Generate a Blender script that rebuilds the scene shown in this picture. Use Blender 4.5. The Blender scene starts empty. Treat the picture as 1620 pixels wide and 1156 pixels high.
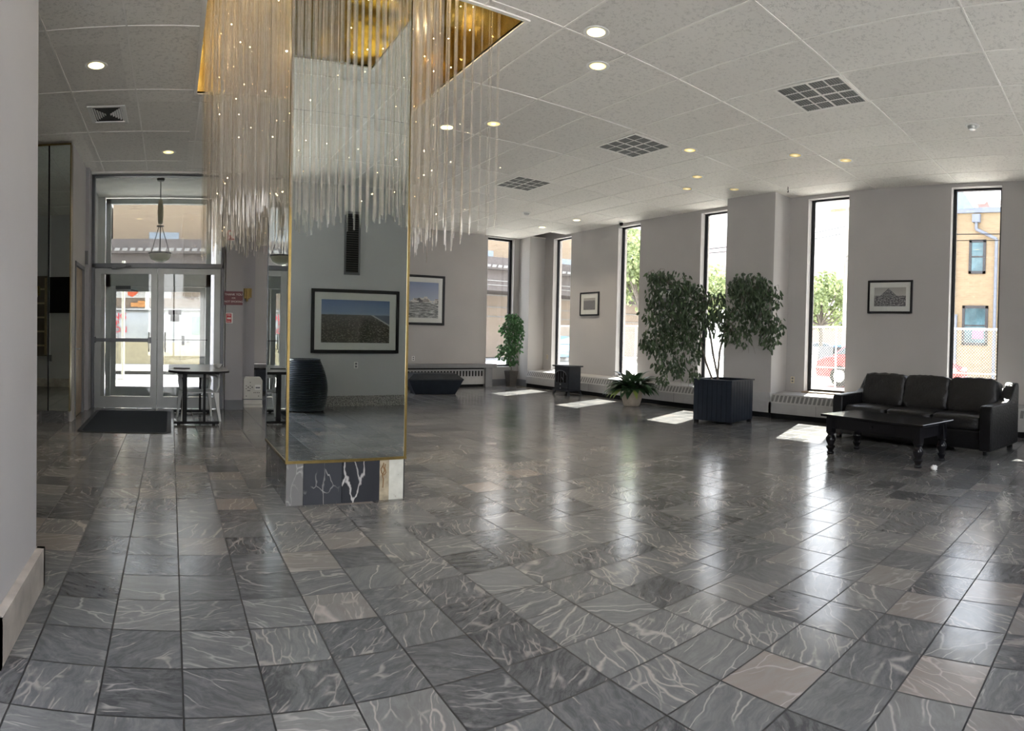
import bpy, bmesh, math, random
from mathutils import Vector, Matrix, Euler
random.seed(11)
PI = math.pi
C = bpy.context.scene.collection
SC = bpy.context.scene

# ------------------------------------------------------------------ camera, sky, sun, exposure
cd = bpy.data.cameras.new('camera')
cam = bpy.data.objects.new('camera', cd); C.objects.link(cam)
SC.camera = cam
_yaw, _pit, _rol = 0.486682, -0.016844, 0.020218
_f = Vector((math.sin(_yaw)*math.cos(_pit), math.cos(_yaw)*math.cos(_pit), math.sin(_pit)))
_r = Vector((math.cos(_yaw), -math.sin(_yaw), 0)); _u = _r.cross(_f)
_r2 = _r*math.cos(_rol)+_u*math.sin(_rol); _u2 = -_r*math.sin(_rol)+_u*math.cos(_rol)
_m = Matrix((( _r2.x, _u2.x, -_f.x, 0), (_r2.y, _u2.y, -_f.y, 0), (_r2.z, _u2.z, -_f.z, 1.3275), (0, 0, 0, 1)))
cam.matrix_world = _m
cd.type = 'PANO'
cd.panorama_type = 'CENTRAL_CYLINDRICAL'
_F = 965.6
cd.central_cylindrical_range_u_min = -(810-70.33)/_F
cd.central_cylindrical_range_u_max = (810+70.33)/_F
cd.central_cylindrical_range_v_min = -(1156-547.26)/_F
cd.central_cylindrical_range_v_max = 547.26/_F
cd.central_cylindrical_radius = 1.0
cd.clip_start = 0.05; cd.clip_end = 500

SC.view_settings.view_transform = 'Standard'
SC.view_settings.look = 'None'
SC.view_settings.gamma = 1
SC.view_settings.use_curve_mapping = False
SC.view_settings.exposure = 2.25
SC.cycles.max_bounces = 10
SC.cycles.diffuse_bounces = 6
SC.cycles.glossy_bounces = 6
SC.cycles.transmission_bounces = 6
SC.cycles.transparent_max_bounces = 48
SC.cycles.caustics_reflective = True
SC.cycles.caustics_refractive = False
SC.cycles.sample_clamp_indirect = 6.0

w = bpy.data.worlds.new('world'); SC.world = w; w.use_nodes = True
nt = w.node_tree; nt.nodes.clear()
tc = nt.nodes.new('ShaderNodeTexCoord'); sep = nt.nodes.new('ShaderNodeSeparateXYZ')
rmp = nt.nodes.new('ShaderNodeValToRGB'); bg = nt.nodes.new('ShaderNodeBackground'); wo = nt.nodes.new('ShaderNodeOutputWorld')
nt.links.new(tc.outputs['Generated'], sep.inputs[0]); nt.links.new(sep.outputs['Z'], rmp.inputs[0])
nt.links.new(rmp.outputs[0], bg.inputs[0]); nt.links.new(bg.outputs[0], wo.inputs[0])
cr = rmp.color_ramp
cr.elements[0].position = 0.0; cr.elements[0].color = (1.0, 0.98, 0.96, 1)
cr.elements[1].position = 0.75; cr.elements[1].color = (0.72, 0.80, 1.0, 1)
bg.inputs[1].default_value = 2.2

sl = bpy.data.lights.new('sun', 'SUN'); sl.energy = 15.0; sl.angle = 0.009; sl.color = (1.0, 0.95, 0.86)
sun = bpy.data.objects.new('sun', sl); C.objects.link(sun)
_sd = Vector((-1.0, -0.36, -1.0)).normalized()
sun.rotation_euler = _sd.to_track_quat('-Z', 'Y').to_euler()
sun.location = (20, 10, 20)

# ------------------------------------------------------------------ node helpers
def new_mat(name):
    m = bpy.data.materials.new(name); m.use_nodes = True
    t = m.node_tree; t.nodes.clear()
    return m, t
def nd(t, typ, **kw):
    n = t.nodes.new('ShaderNode'+typ)
    for k, v in kw.items():
        if k in ('ins',):
            for a, b in v.items():
                if isinstance(b, bpy.types.NodeSocket): t.links.new(b, n.inputs[a])
                else: n.inputs[a].default_value = b
        else: setattr(n, k, v)
    return n
def mth(t, op, a, b=None, c=None, clamp=False):
    n = t.nodes.new('ShaderNodeMath'); n.operation = op; n.use_clamp = clamp
    for i, v in enumerate((a, b, c)):
        if v is None: continue
        if isinstance(v, bpy.types.NodeSocket): t.links.new(v, n.inputs[i])
        else: n.inputs[i].default_value = v
    return n.outputs[0]
def rgbmix(t, fac, a, b):
    n = t.nodes.new('ShaderNodeMix'); n.data_type = 'RGBA'
    for i, v in ((0, fac), (6, a), (7, b)):
        if isinstance(v, bpy.types.NodeSocket): t.links.new(v, n.inputs[i])
        elif i == 0: n.inputs[0].default_value = v
        else: n.inputs[i].default_value = (*v, 1) if len(v) == 3 else v
    return n.outputs[2]
def ramp(t, fac, stops, interp='LINEAR'):
    n = t.nodes.new('ShaderNodeValToRGB'); t.links.new(fac, n.inputs[0]); r = n.color_ramp; r.interpolation = interp
    while len(r.elements) < len(stops): r.elements.new(0.5)
    for e, (p, c) in zip(r.elements, stops):
        e.position = p; e.color = (*c, 1) if len(c) == 3 else c
    return n.outputs[0]
def pbsdf(t, **ins):
    p = nd(t, 'BsdfPrincipled')
    for k, v in ins.items():
        k = k.replace('_', ' ')
        if isinstance(v, bpy.types.NodeSocket): t.links.new(v, p.inputs[k])
        else: p.inputs[k].default_value = (*v, 1) if isinstance(v, tuple) and len(v) == 3 else v
    o = nd(t, 'OutputMaterial'); t.links.new(p.outputs[0], o.inputs[0])
    return p
def noise(t, vec, scale, detail=3, rough=.5):
    n = nd(t, 'TexNoise', ins={'Scale': scale, 'Detail': detail, 'Roughness': rough}); t.links.new(vec, n.inputs['Vector']); return n.outputs[0]
MATS = {}
def mat(name, col, rough=.5, metal=0., var=.12, vs=8., bump=0., bs=60., spec=.5, coat=0., sheen=0., aniso=None):
    """a plain surface with a little procedural colour variation and bump"""
    if name in MATS: return MATS[name]
    m, t = new_mat(name)
    tc = nd(t, 'TexCoord').outputs['Object']
    n1 = noise(t, tc, vs, 4)
    lo = tuple(c*(1-var) for c in col); hi = tuple(min(1, c*(1+var)) for c in col)
    colr = ramp(t, n1, [(.3, lo), (.7, hi)])
    p = pbsdf(t, Base_Color=colr, Roughness=rough, Metallic=metal, Specular_IOR_Level=spec, Coat_Weight=coat)
    if bump:
        b = nd(t, 'Bump', ins={'Strength': bump, 'Distance': .02, 'Height': noise(t, tc, bs, 3)})
        t.links.new(b.outputs[0], p.inputs['Normal'])
    MATS[name] = m
    return m
def emit(name, col, s):
    if name in MATS: return MATS[name]
    m, t = new_mat(name)
    e = nd(t, 'Emission', ins={'Color': (*col, 1), 'Strength': s}); o = nd(t, 'OutputMaterial'); t.links.new(e.outputs[0], o.inputs[0])
    MATS[name] = m
    return m

# ------------------------------------------------------------------ mesh helpers
class MB:
    def __init__(s): s.v = []; s.f = []; s.mi = []; s.m = 0
    def add(s, vs, fs):
        o = len(s.v); s.v += [tuple(v) for v in vs]; s.f += [tuple(i+o for i in f) for f in fs]; s.mi += [s.m]*len(fs); return s
    def mat(s, i): s.m = i; return s
    def box(s, x0, x1, y0, y1, z0, z1):
        v = [(x, y, z) for z in (z0, z1) for y in (y0, y1) for x in (x0, x1)]
        return s.add(v, [(0, 2, 3, 1), (4, 5, 7, 6), (0, 1, 5, 4), (2, 6, 7, 3), (0, 4, 6, 2), (1, 3, 7, 5)])
    def hexa(s, bot, top):   # 4 bottom corners ccw, 4 top corners
        return s.add(list(bot)+list(top), [(3, 2, 1, 0), (4, 5, 6, 7), (0, 1, 5, 4), (1, 2, 6, 5), (2, 3, 7, 6), (3, 0, 4, 7)])
    def quad(s, a, b, c, d): return s.add([a, b, c, d], [(0, 1, 2, 3)])
    def cyl(s, p0, p1, r0, r1=None, n=12, caps=True):
        p0 = Vector(p0); p1 = Vector(p1); r1 = r0 if r1 is None else r1
        d = (p1-p0).normalized(); a = d.orthogonal().normalized(); b = d.cross(a)
        v = []
        for p, r in ((p0, r0), (p1, r1)):
            for i in range(n):
                t = 2*PI*i/n; v.append(p+a*(r*math.cos(t))+b*(r*math.sin(t)))
        f = [(i, (i+1) % n, n+(i+1) % n, n+i) for i in range(n)]
        if caps: f += [tuple(range(n-1, -1, -1)), tuple(range(n, 2*n))]
        return s.add(v, f)
    def tube(s, pts, r, n=8):
        pts = [Vector(p) for p in pts]
        rs = r if isinstance(r, (list, tuple)) else [r]*len(pts)
        rings = []; a = None
        for i, p in enumerate(pts):
            d = (pts[min(i+1, len(pts)-1)]-pts[max(i-1, 0)]).normalized()
            if a is None: a = d.orthogonal().normalized()
            a = (a-d*a.dot(d)).normalized(); b = d.cross(a)
            rings.append([p+a*(rs[i]*math.cos(2*PI*k/n))+b*(rs[i]*math.sin(2*PI*k/n)) for k in range(n)])
        v = [q for R in rings for q in R]; f = []
        for i in range(len(pts)-1):
            for k in range(n):
                f.append((i*n+k, i*n+(k+1) % n, (i+1)*n+(k+1) % n, (i+1)*n+k))
        f += [tuple(range(n-1, -1, -1)), tuple(range((len(pts)-1)*n, len(pts)*n))]
        return s.add(v, f)
    def lathe(s, prof, n=24, c=(0, 0, 0), cap=True):
        v = []
        for r, z in prof:
            for k in range(n):
                t = 2*PI*k/n; v.append((c[0]+r*math.cos(t), c[1]+r*math.sin(t), c[2]+z))
        f = []
        for i in range(len(prof)-1):
            for k in range(n):
                f.append((i*n+k, i*n+(k+1) % n, (i+1)*n+(k+1) % n, (i+1)*n+k))
        if cap: f += [tuple(range(n-1, -1, -1)), tuple(range((len(prof)-1)*n, len(prof)*n))]
        return s.add(v, f)
    def prism(s, poly, axis, a, b):
        """extrude polygon (2-D pts) along axis 'x','y','z' from a to b"""
        def P(u, w, t): return {'x': (t, u, w), 'y': (u, t, w), 'z': (u, w, t)}[axis]
        n = len(poly)
        v = [P(u, w, a) for u, w in poly]+[P(u, w, b) for u, w in poly]
        f = [(i, (i+1) % n, n+(i+1) % n, n+i) for i in range(n)]+[tuple(range(n-1, -1, -1)), tuple(range(n, 2*n))]
        return s.add(v, f)
    def sphere(s, c, r, n=10, sz=(1, 1, 1)):
        prof = []
        m = max(4, n//2)
        v = []; f = []
        for i in range(m+1):
            th = PI*i/m
            for k in range(n):
                t = 2*PI*k/n
                v.append((c[0]+r*sz[0]*math.sin(th)*math.cos(t), c[1]+r*sz[1]*math.sin(th)*math.sin(t), c[2]-r*sz[2]*math.cos(th)))
        for i in range(m):
            for k in range(n): f.append((i*n+k, i*n+(k+1) % n, (i+1)*n+(k+1) % n, (i+1)*n+k))
        return s.add(v, f)
    def build(s, name, mats, parent=None, smooth=False, bevel=0, seg=2, kind=None, rec=True):
        me = bpy.data.meshes.new(name); me.from_pydata(s.v, [], s.f); me.update()
        bm = bmesh.new(); bm.from_mesh(me); bmesh.ops.remove_doubles(bm, verts=bm.verts, dist=1e-6)
        if rec: bmesh.ops.recalc_face_normals(bm, faces=bm.faces)
        bm.to_mesh(me); bm.free()
        if not isinstance(mats, (list, tuple)): mats = [mats]
        for m in mats: me.materials.append(m)
        if len(mats) > 1 and len(me.polygons) == len(s.mi):
            for p, i in zip(me.polygons, s.mi): p.material_index = i
        if smooth:
            for p in me.polygons: p.use_smooth = True
        o = bpy.data.objects.new(name, me); C.objects.link(o)
        if parent: o.parent = parent
        if bevel:
            b = o.modifiers.new('b', 'BEVEL'); b.width = bevel; b.segments = seg; b.limit_method = 'ANGLE'; b.angle_limit = .6
            b.harden_normals = False
        if smooth and bevel == 0 or smooth:
            try:
                me.set_sharp_from_angle(angle=math.radians(50))
            except Exception: pass
        if kind: o['kind'] = kind
        return o
def thing(name, label, cat, loc=(0, 0, 0), rot=0, group=None):
    o = bpy.data.objects.new(name, None); C.objects.link(o); o.location = loc; o.rotation_euler = (0, 0, rot)
    o.empty_display_size = .1
    o['label'] = label; o['category'] = cat
    if group: o['group'] = group
    return o
def tag(o, label, cat, group=None, kind=None):
    o['label'] = label; o['category'] = cat
    if group: o['group'] = group
    if kind: o['kind'] = kind
    return o
def struct(o): o['kind'] = 'structure'; return o
def copy_tree(o, parent=None):
    c = o.copy(); C.objects.link(c)
    if parent: c.parent = parent
    for ch in list(o.children): copy_tree(ch, c)
    return c
def text(name, body, size, mt, parent, loc, rot, ext=.002, align='CENTER'):
    cu = bpy.data.curves.new(name, 'FONT'); cu.body = body; cu.size = size; cu.extrude = ext
    cu.align_x = align; cu.align_y = 'CENTER'
    tmp = bpy.data.objects.new(name, cu); C.objects.link(tmp)
    me = bpy.data.meshes.new_from_object(tmp.evaluated_get(bpy.context.evaluated_depsgraph_get()))
    bpy.data.objects.remove(tmp); bpy.data.curves.remove(cu)
    me.name = name; me.materials.clear(); me.materials.append(mt)
    o = bpy.data.objects.new(name, me); C.objects.link(o); o.parent = parent; o.location = loc; o.rotation_euler = rot
    return o
def blob(name, mt, parent, size, loc, lev=3, rough=.0, seed=0, rot=0, puff=1.0, exp=4.0, wr=0.0):
    """a soft superellipsoid cushion"""
    bm = bmesh.new(); bmesh.ops.create_cube(bm, size=2)
    bmesh.ops.subdivide_edges(bm, edges=bm.edges, cuts=2**lev-1, use_grid_fill=True)
    rnd = random.Random(seed); ph = [rnd.uniform(0, 6.3) for _ in range(9)]
    for v in bm.verts:
        x, y, z = v.co
        # map cube -> superellipsoid
        L = (abs(x)**exp+abs(y)**exp+abs(z)**exp)**(1/exp)
        q = Vector((x, y, z))/L
        b = 0
        if wr:
            b = wr*(math.sin(9*x+ph[0]+3*z)*math.sin(11*z+ph[1]+4*x)+.6*math.sin(23*x+ph[2]+7*z+5*y)+.5*math.sin(19*z+ph[3]-13*x))
        v.co = Vector((q.x*size[0]/2, q.y*size[1]/2, q.z*size[2]/2))+q.normalized()*b
    me = bpy.data.meshes.new(name); bm.to_mesh(me); bm.free(); me.materials.append(mt)
    for p in me.polygons: p.use_smooth = True
    o = bpy.data.objects.new(name, me); C.objects.link(o); o.parent = parent; o.location = loc; o.rotation_euler = rot if isinstance(rot, tuple) else (0, 0, rot)
    return o
# ------------------------------------------------------------------ materials
def marble_mat(name, tile=.305, ox=.0583, oy=2.3686, rough=.16, wall=False, bright=1.0):
    m, t = new_mat(name)
    tc = nd(t, 'TexCoord').outputs['Object']
    s = nd(t, 'SeparateXYZ'); t.links.new(tc, s.inputs[0])
    if wall: xs = mth(t, 'ADD', s.outputs[0], s.outputs[1]); ys = s.outputs[2]
    else: xs = s.outputs[0]; ys = s.outputs[1]
    X = mth(t, 'DIVIDE', mth(t, 'SUBTRACT', xs, ox), tile); Y = mth(t, 'DIVIDE', mth(t, 'SUBTRACT', ys, oy), tile)
    cx = mth(t, 'FLOOR', X); cy = mth(t, 'FLOOR', Y); fx = mth(t, 'SUBTRACT', X, cx); fy = mth(t, 'SUBTRACT', Y, cy)
    cv = nd(t, 'CombineXYZ'); t.links.new(cx, cv.inputs[0]); t.links.new(cy, cv.inputs[1])
    wn = nd(t, 'TexWhiteNoise'); wn.noise_dimensions = '3D'; t.links.new(cv.outputs[0], wn.inputs['Vector'])
    rs = nd(t, 'SeparateColor'); t.links.new(wn.outputs['Color'], rs.inputs[0])
    R1, R2, R3 = rs.outputs[0], rs.outputs[1], rs.outputs[2]
    ang = mth(t, 'MULTIPLY', mth(t, 'SUBTRACT', mth(t, 'MULTIPLY', R2, 2.0), 0.6), 1.1)
    ca = mth(t, 'COSINE', ang); sa = mth(t, 'SINE', ang)
    u = mth(t, 'ADD', mth(t, 'MULTIPLY', X, ca), mth(t, 'MULTIPLY', Y, sa))
    v = mth(t, 'SUBTRACT', mth(t, 'MULTIPLY', Y, ca), mth(t, 'MULTIPLY', X, sa))
    off = mth(t, 'MULTIPLY', R3, 90.0)
    def vec(su, sv, k):
        c = nd(t, 'CombineXYZ'); t.links.new(mth(t, 'MULTIPLY', u, su), c.inputs[0]); t.links.new(mth(t, 'MULTIPLY', v, sv), c.inputs[1])
        t.links.new(mth(t, 'ADD', off, k), c.inputs[2]); return c.outputs[0]
    d1 = nd(t, 'TexNoise', ins={'Scale': 1.3, 'Detail': 3, 'Roughness': .5}); t.links.new(vec(1, 1, 3.1), d1.inputs['Vector'])
    def warped(su, sv, k, amt):
        mx = nd(t, 'VectorMath', operation='MULTIPLY_ADD'); t.links.new(d1.outputs['Color'], mx.inputs[0]); mx.inputs[1].default_value = (amt, amt, 0)
        t.links.new(vec(su, sv, k), mx.inputs[2]); return mx.outputs[0]
    def vein(su, sv, k, amt, wdt):
        vo = nd(t, 'TexVoronoi', feature='DISTANCE_TO_EDGE'); vo.inputs['Scale'].default_value = 1.0; t.links.new(warped(su, sv, k, amt), vo.inputs['Vector'])
        mr = nd(t, 'MapRange', interpolation_type='SMOOTHSTEP'); t.links.new(vo.outputs['Distance'], mr.inputs['Value'])
        mr.inputs[1].default_value = 0; mr.inputs[2].default_value = wdt; mr.inputs[3].default_value = 1; mr.inputs[4].default_value = 0
        return mr.outputs[0]
    msk = noise(t, vec(1.3, .8, 7.7), 1.5, 3)
    mk = nd(t, 'MapRange', interpolation_type='SMOOTHSTEP'); t.links.new(msk, mk.inputs[0]); mk.inputs[1].default_value = .46; mk.inputs[2].default_value = .66
    msk2 = noise(t, vec(1.1, 1.6, 17.7), 2.2, 3)
    mk2 = nd(t, 'MapRange', interpolation_type='SMOOTHSTEP'); t.links.new(msk2, mk2.inputs[0]); mk2.inputs[1].default_value = .44; mk2.inputs[2].default_value = .60
    v1 = mth(t, 'MULTIPLY', vein(.55, 2.6, 0, .8, .035), mk.outputs[0])
    v2 = mth(t, 'MULTIPLY', vein(1.3, 5.2, 20, 1.3, .07), mth(t, 'MULTIPLY', mth(t, 'GREATER_THAN', R3, .45), mk2.outputs[0]))
    big = mth(t, 'MULTIPLY', vein(.30, 1.3, 40, .5, .018), mth(t, 'GREATER_THAN', R1, .5))
    vv = mth(t, 'MAXIMUM', mth(t, 'MULTIPLY', v1, .6), mth(t, 'MAXIMUM', mth(t, 'MULTIPLY', v2, .42), mth(t, 'MULTIPLY', big, .6)))
    B = bright
    base = ramp(t, R1, [(0, (.040*B, .042*B, .045*B)), (.3, (.072*B, .075*B, .079*B)), (.75, (.115*B, .118*B, .119*B)), (.93, (.135*B, .132*B, .128*B)), (1, (.19*B, .165*B, .148*B))])
    cloud = noise(t, warped(1.0, 3.4, 60, 1.5), 2.4, 7, .75)
    base2 = rgbmix(t, ramp(t, cloud, [(.40, (0, 0, 0)), (.70, (.5, .5, .5))]), base, (.20*B, .20*B, .20*B))
    vc = ramp(t, R2, [(0, (.36, .35, .34)), (1, (.42, .37, .34))])
    col = rgbmix(t, vv, base2, vc)
    def edge(f): return mth(t, 'MINIMUM', f, mth(t, 'SUBTRACT', 1.0, f))
    g = mth(t, 'MINIMUM', edge(fx), edge(fy)) if not wall else edge(fx)
    gr = mth(t, 'LESS_THAN', g, .0125)
    col = rgbmix(t, gr, col, (.010, .010, .011))
    rn = noise(t, tc, 1.7, 4, .6)
    ro = mth(t, 'ADD', mth(t, 'MULTIPLY', rn, .12), rough-.05)
    ro = mth(t, 'ADD', ro, mth(t, 'MULTIPLY', gr, .4))
    p = pbsdf(t, Base_Color=col, Roughness=ro, Specular_IOR_Level=.62)
    bp = nd(t, 'Bump', ins={'Strength': .25, 'Distance': .004})
    hh = mth(t, 'ADD', mth(t, 'MULTIPLY', noise(t, tc, 5.5, 2), 1.2), mth(t, 'ADD', mth(t, 'MULTIPLY', gr, -.5), mth(t, 'MULTIPLY', vv, .04)))
    # each tile tilts a hair
    tl = mth(t, 'ADD', mth(t, 'MULTIPLY', mth(t, 'SUBTRACT', R1, .5), fx), mth(t, 'MULTIPLY', mth(t, 'SUBTRACT', R3, .5), fy))
    hh = mth(t, 'ADD', hh, mth(t, 'MULTIPLY', tl, .35))
    t.links.new(hh, bp.inputs['Height']); t.links.new(bp.outputs[0], p.inputs['Normal'])
    return m
M_floor = marble_mat('floor_marble', rough=.165, bright=1.1)
M_base = marble_mat('dark_marble', tile=.313, ox=5.45, oy=0, rough=.12, wall=True, bright=.8)
M_wall = mat('painted_wall', (.40, .385, .375), .75, var=.03, vs=1.5, bump=.05, bs=300)
M_wall2 = mat('painted_pier', (.33, .325, .34), .75, var=.03, vs=1.5)
M_grey = mat('grey_paint', (.13, .135, .145), .55, var=.05)
M_black = mat('black_metal', (.007, .007, .008), .5, 0, var=.2, spec=.12)
M_alu = mat('aluminium', (.42, .43, .42), .42, .55, var=.06, vs=4)
M_alud = mat('dark_aluminium', (.10, .105, .115), .4, .4, var=.08)
M_bronze = mat('bronze_frame', (.02, .021, .024), .35, .5, var=.15)
M_white = mat('white_paint', (.72, .72, .70), .5, var=.03)
M_plaster = mat('plaster_white', (.70, .69, .66), .85, var=.06, vs=4)
M_brass = mat('brass', (.20, .145, .055), .35, 1.0, var=.1, vs=20)
M_wood = mat('tan_wood', (.28, .2, .12), .5, var=.2, vs=6)
M_leather2 = mat('cushion_leather', (.007, .007, .008), .45, 0, var=.25, vs=6, bump=.35, bs=30, spec=.5)
M_leather = mat('black_leather', (.006, .006, .007), .36, 0, var=.25, vs=6, bump=.35, bs=45, spec=.3)
M_lacq = mat('black_lacquer', (.006, .006, .008), .16, 0, var=.2, vs=10, spec=.35)
M_navy = mat('blue_black_paint', (.014, .019, .028), .45, var=.15, vs=5, spec=.25)
M_stove = mat('stove_iron', (.02, .023, .028), .5, var=.15, bump=.1, bs=150, spec=.25)
M_soil = mat('soil', (.03, .02, .012), .95, var=.4, vs=30, bump=.6, bs=60)
M_bark = mat('bark', (.13, .11, .09), .85, var=.25, vs=25, bump=.4, bs=80)
M_pot = mat('beige_clay', (.42, .36, .29), .7, var=.12, vs=12, bump=.2, bs=60)
M_mat = mat('rubber_mat', (.012, .016, .022), .8, spec=.15, var=.15, vs=20, bump=.4, bs=300)
M_gran = mat('speckled_granite', (.26, .25, .24), .35, var=.8, vs=45)
M_plas = mat('white_plastic', (.68, .68, .66), .42, var=.04)
M_cplas = mat('chair_plastic', (.50, .51, .50), .38, var=.05)
M_ivory = mat('ivory_plastic', (.62, .56, .38), .45, var=.04)
M_dslot = mat('dark_void', (.01, .01, .011), .8, var=.1)
M_conv = mat('convector_enamel', (.36, .355, .35), .5, var=.05)
M_convd = mat('convector_shadow', (.14, .14, .14), .6, var=.1)
M_shelf = mat('grey_shelf', (.20, .20, .21), .45, var=.06)
M_matte = mat('picture_mount', (.62, .63, .60), .8, var=.02)
M_frame = mat('black_frame', (.008, .009, .012), .3, var=.2)
M_urn = mat('urn_glaze', (.007, .012, .020), .3, var=.3, vs=20)
M_red = mat('maroon_sign', (.13, .03, .04), .5, var=.08)
M_let = mat('sign_lettering', (.75, .7, .68), .5, var=.02)
M_alred = mat('alarm_red', (.42, .02, .03), .4, var=.08)

def glass_mat(name, tint=(.9, .95, .94), refl=1.0, extra=0.0, rough=0.0):
    m, t = new_mat(name)
    tr = nd(t, 'BsdfTransparent', ins={'Color': (*tint, 1)}); gl = nd(t, 'BsdfGlossy', ins={'Roughness': rough})
    lw = nd(t, 'LayerWeight', ins={'Blend': .5})
    fr = mth(t, 'MULTIPLY_ADD', mth(t, 'POWER', lw.outputs['Facing'], 5.0), .96, .04)
    fac = mth(t, 'ADD', mth(t, 'MULTIPLY', fr, refl), extra, clamp=True)
    n = noise(t, nd(t, 'TexCoord').outputs['Object'], .8, 2)
    fac = mth(t, 'MULTIPLY', fac, mth(t, 'ADD', mth(t, 'MULTIPLY', n, .2), .9), clamp=True)
    mx = nd(t, 'MixShader'); t.links.new(fac, mx.inputs[0]); t.links.new(tr.outputs[0], mx.inputs[1]); t.links.new(gl.outputs[0], mx.inputs[2])
    o = nd(t, 'OutputMaterial'); t.links.new(mx.outputs[0], o.inputs[0]); return m
M_glass = glass_mat('window_glass', (.74, .75, .745))
M_clear = glass_mat('clear_glass', (.99, .993, .99))
M_picglass = glass_mat('picture_glass', (.97, .97, .97), .35)
M_glassd = glass_mat('tinted_glass', (.35, .4, .42), 1.2, .05)
def mirror_mat(name, col, rough=.0):
    m, t = new_mat(name)
    n = noise(t, nd(t, 'TexCoord').outputs['Object'], 1.5, 2)
    c = ramp(t, n, [(.3, tuple(k*.97 for k in col)), (.7, col)])
    pbsdf(t, Base_Color=c, Metallic=1.0, Roughness=rough); return m
M_mirror = mirror_mat('mirror', (.78, .84, .82))
M_smoke = mirror_mat('smoked_mirror', (.72, .80, .78), .01)
def gold_mat():
    m, t = new_mat('gold_mirror')
    tc = nd(t, 'TexCoord').outputs['Object']
    p = pbsdf(t, Base_Color=ramp(t, noise(t, tc, 3, 3), [(.3, (.55, .43, .17)), (.7, (.70, .56, .26))]), Metallic=1.0, Roughness=.12)
    b = nd(t, 'Bump', ins={'Strength': .5, 'Distance': .03, 'Height': noise(t, tc, 2.2, 2)}); t.links.new(b.outputs[0], p.inputs['Normal'])
    return m
M_gold = gold_mat()
def rod_mat():
    m, t = new_mat('acrylic_rod')
    tr = nd(t, 'BsdfTransparent', ins={'Color': (.93, .91, .88, 1)})
    gl = nd(t, 'BsdfGlossy', ins={'Roughness': .06, 'Color': (1, .98, .95, 1)})
    df = nd(t, 'BsdfTranslucent', ins={'Color': (.86, .86, .85, 1)})
    d2 = nd(t, 'BsdfDiffuse', ins={'Color': (.86, .86, .85, 1)})
    a = nd(t, 'MixShader', ins={0: .5}); t.links.new(df.outputs[0], a.inputs[1]); t.links.new(d2.outputs[0], a.inputs[2])
    lw = nd(t, 'LayerWeight', ins={'Blend': .35})
    n = noise(t, nd(t, 'TexCoord').outputs['Object'], 6, 2)
    f1 = mth(t, 'MULTIPLY_ADD', lw.outputs['Facing'], .55, mth(t, 'MULTIPLY', n, .16), clamp=True)
    m1 = nd(t, 'MixShader'); t.links.new(f1, m1.inputs[0]); t.links.new(tr.outputs[0], m1.inputs[1])
    m2 = nd(t, 'MixShader', ins={0: .45}); t.links.new(a.outputs[0], m2.inputs[1]); t.links.new(gl.outputs[0], m2.inputs[2])
    t.links.new(m2.outputs[0], m1.inputs[2])
    o = nd(t, 'OutputMaterial'); t.links.new(m1.outputs[0], o.inputs[0]); return m
M_rod = rod_mat()
def ceil_mat():
    m, t = new_mat('ceiling_tile')
    tc = nd(t, 'TexCoord').outputs['Object']
    n = noise(t, tc, 30, 4, .75); fis = nd(t, 'MapRange'); t.links.new(n, fis.inputs[0]); fis.inputs[1].default_value = .38; fis.inputs[2].default_value = .47
    s = nd(t, 'SeparateXYZ'); t.links.new(tc, s.inputs[0])
    cx = mth(t, 'FLOOR', mth(t, 'DIVIDE', mth(t, 'SUBTRACT', s.outputs[0], .2268), .7308)); cy = mth(t, 'FLOOR', mth(t, 'DIVIDE', mth(t, 'SUBTRACT', s.outputs[1], 2.835), 1.4616))
    cv = nd(t, 'CombineXYZ'); t.links.new(cx, cv.inputs[0]); t.links.new(cy, cv.inputs[1])
    wn = nd(t, 'TexWhiteNoise'); t.links.new(cv.outputs[0], wn.inputs['Vector'])
    tile = ramp(t, wn.outputs['Value'], [(0, (.66, .64, .60)), (1, (.74, .72, .675))])
    # water stains round two points
    st = None
    for (x, y, r) in ((6.9, 1.35, .55), (6.3, 7.35, .33), (6.9, 8.4, .25)):
        vm = nd(t, 'VectorMath', operation='DISTANCE'); t.links.new(tc, vm.inputs[0]); vm.inputs[1].default_value = (x, y, 0)
        dd = mth(t, 'ADD', vm.outputs['Value'], mth(t, 'MULTIPLY', mth(t, 'SUBTRACT', noise(t, tc, 3, 4), .5), .8))
        k = nd(t, 'MapRange', interpolation_type='SMOOTHSTEP'); t.links.new(dd, k.inputs[0]); k.inputs[1].default_value = r; k.inputs[2].default_value = r*.75
        st = k.outputs[0] if st is None else mth(t, 'MAXIMUM', st, k.outputs[0])
    col = rgbmix(t, mth(t, 'MULTIPLY', st, .6), tile, (.36, .30, .23))
    col = rgbmix(t, mth(t, 'MULTIPLY', mth(t, 'SUBTRACT', 1.0, fis.outputs[0]), .35), col, (.3, .29, .27))
    p = pbsdf(t, Base_Color=col, Roughness=.9)
    b = nd(t, 'Bump', ins={'Strength': .5, 'Distance': .004}); t.links.new(fis.outputs[0], b.inputs['Height']); t.links.new(b.outputs[0], p.inputs['Normal'])
    return m
M_ceil = ceil_mat()
M_tbar = mat('ceiling_bar', (.74, .72, .68), .5, var=.04)

# ------------------------------------------------------------------ the room shell
CZ = 4.017; XW = 9.57; YF = 14.2; YB = -1.6; XL = -5.0
b = MB().box(XL, XW+.3, YB-.2, YF+.3, -.12, 0); struct(b.build('floor', M_floor))

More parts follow.
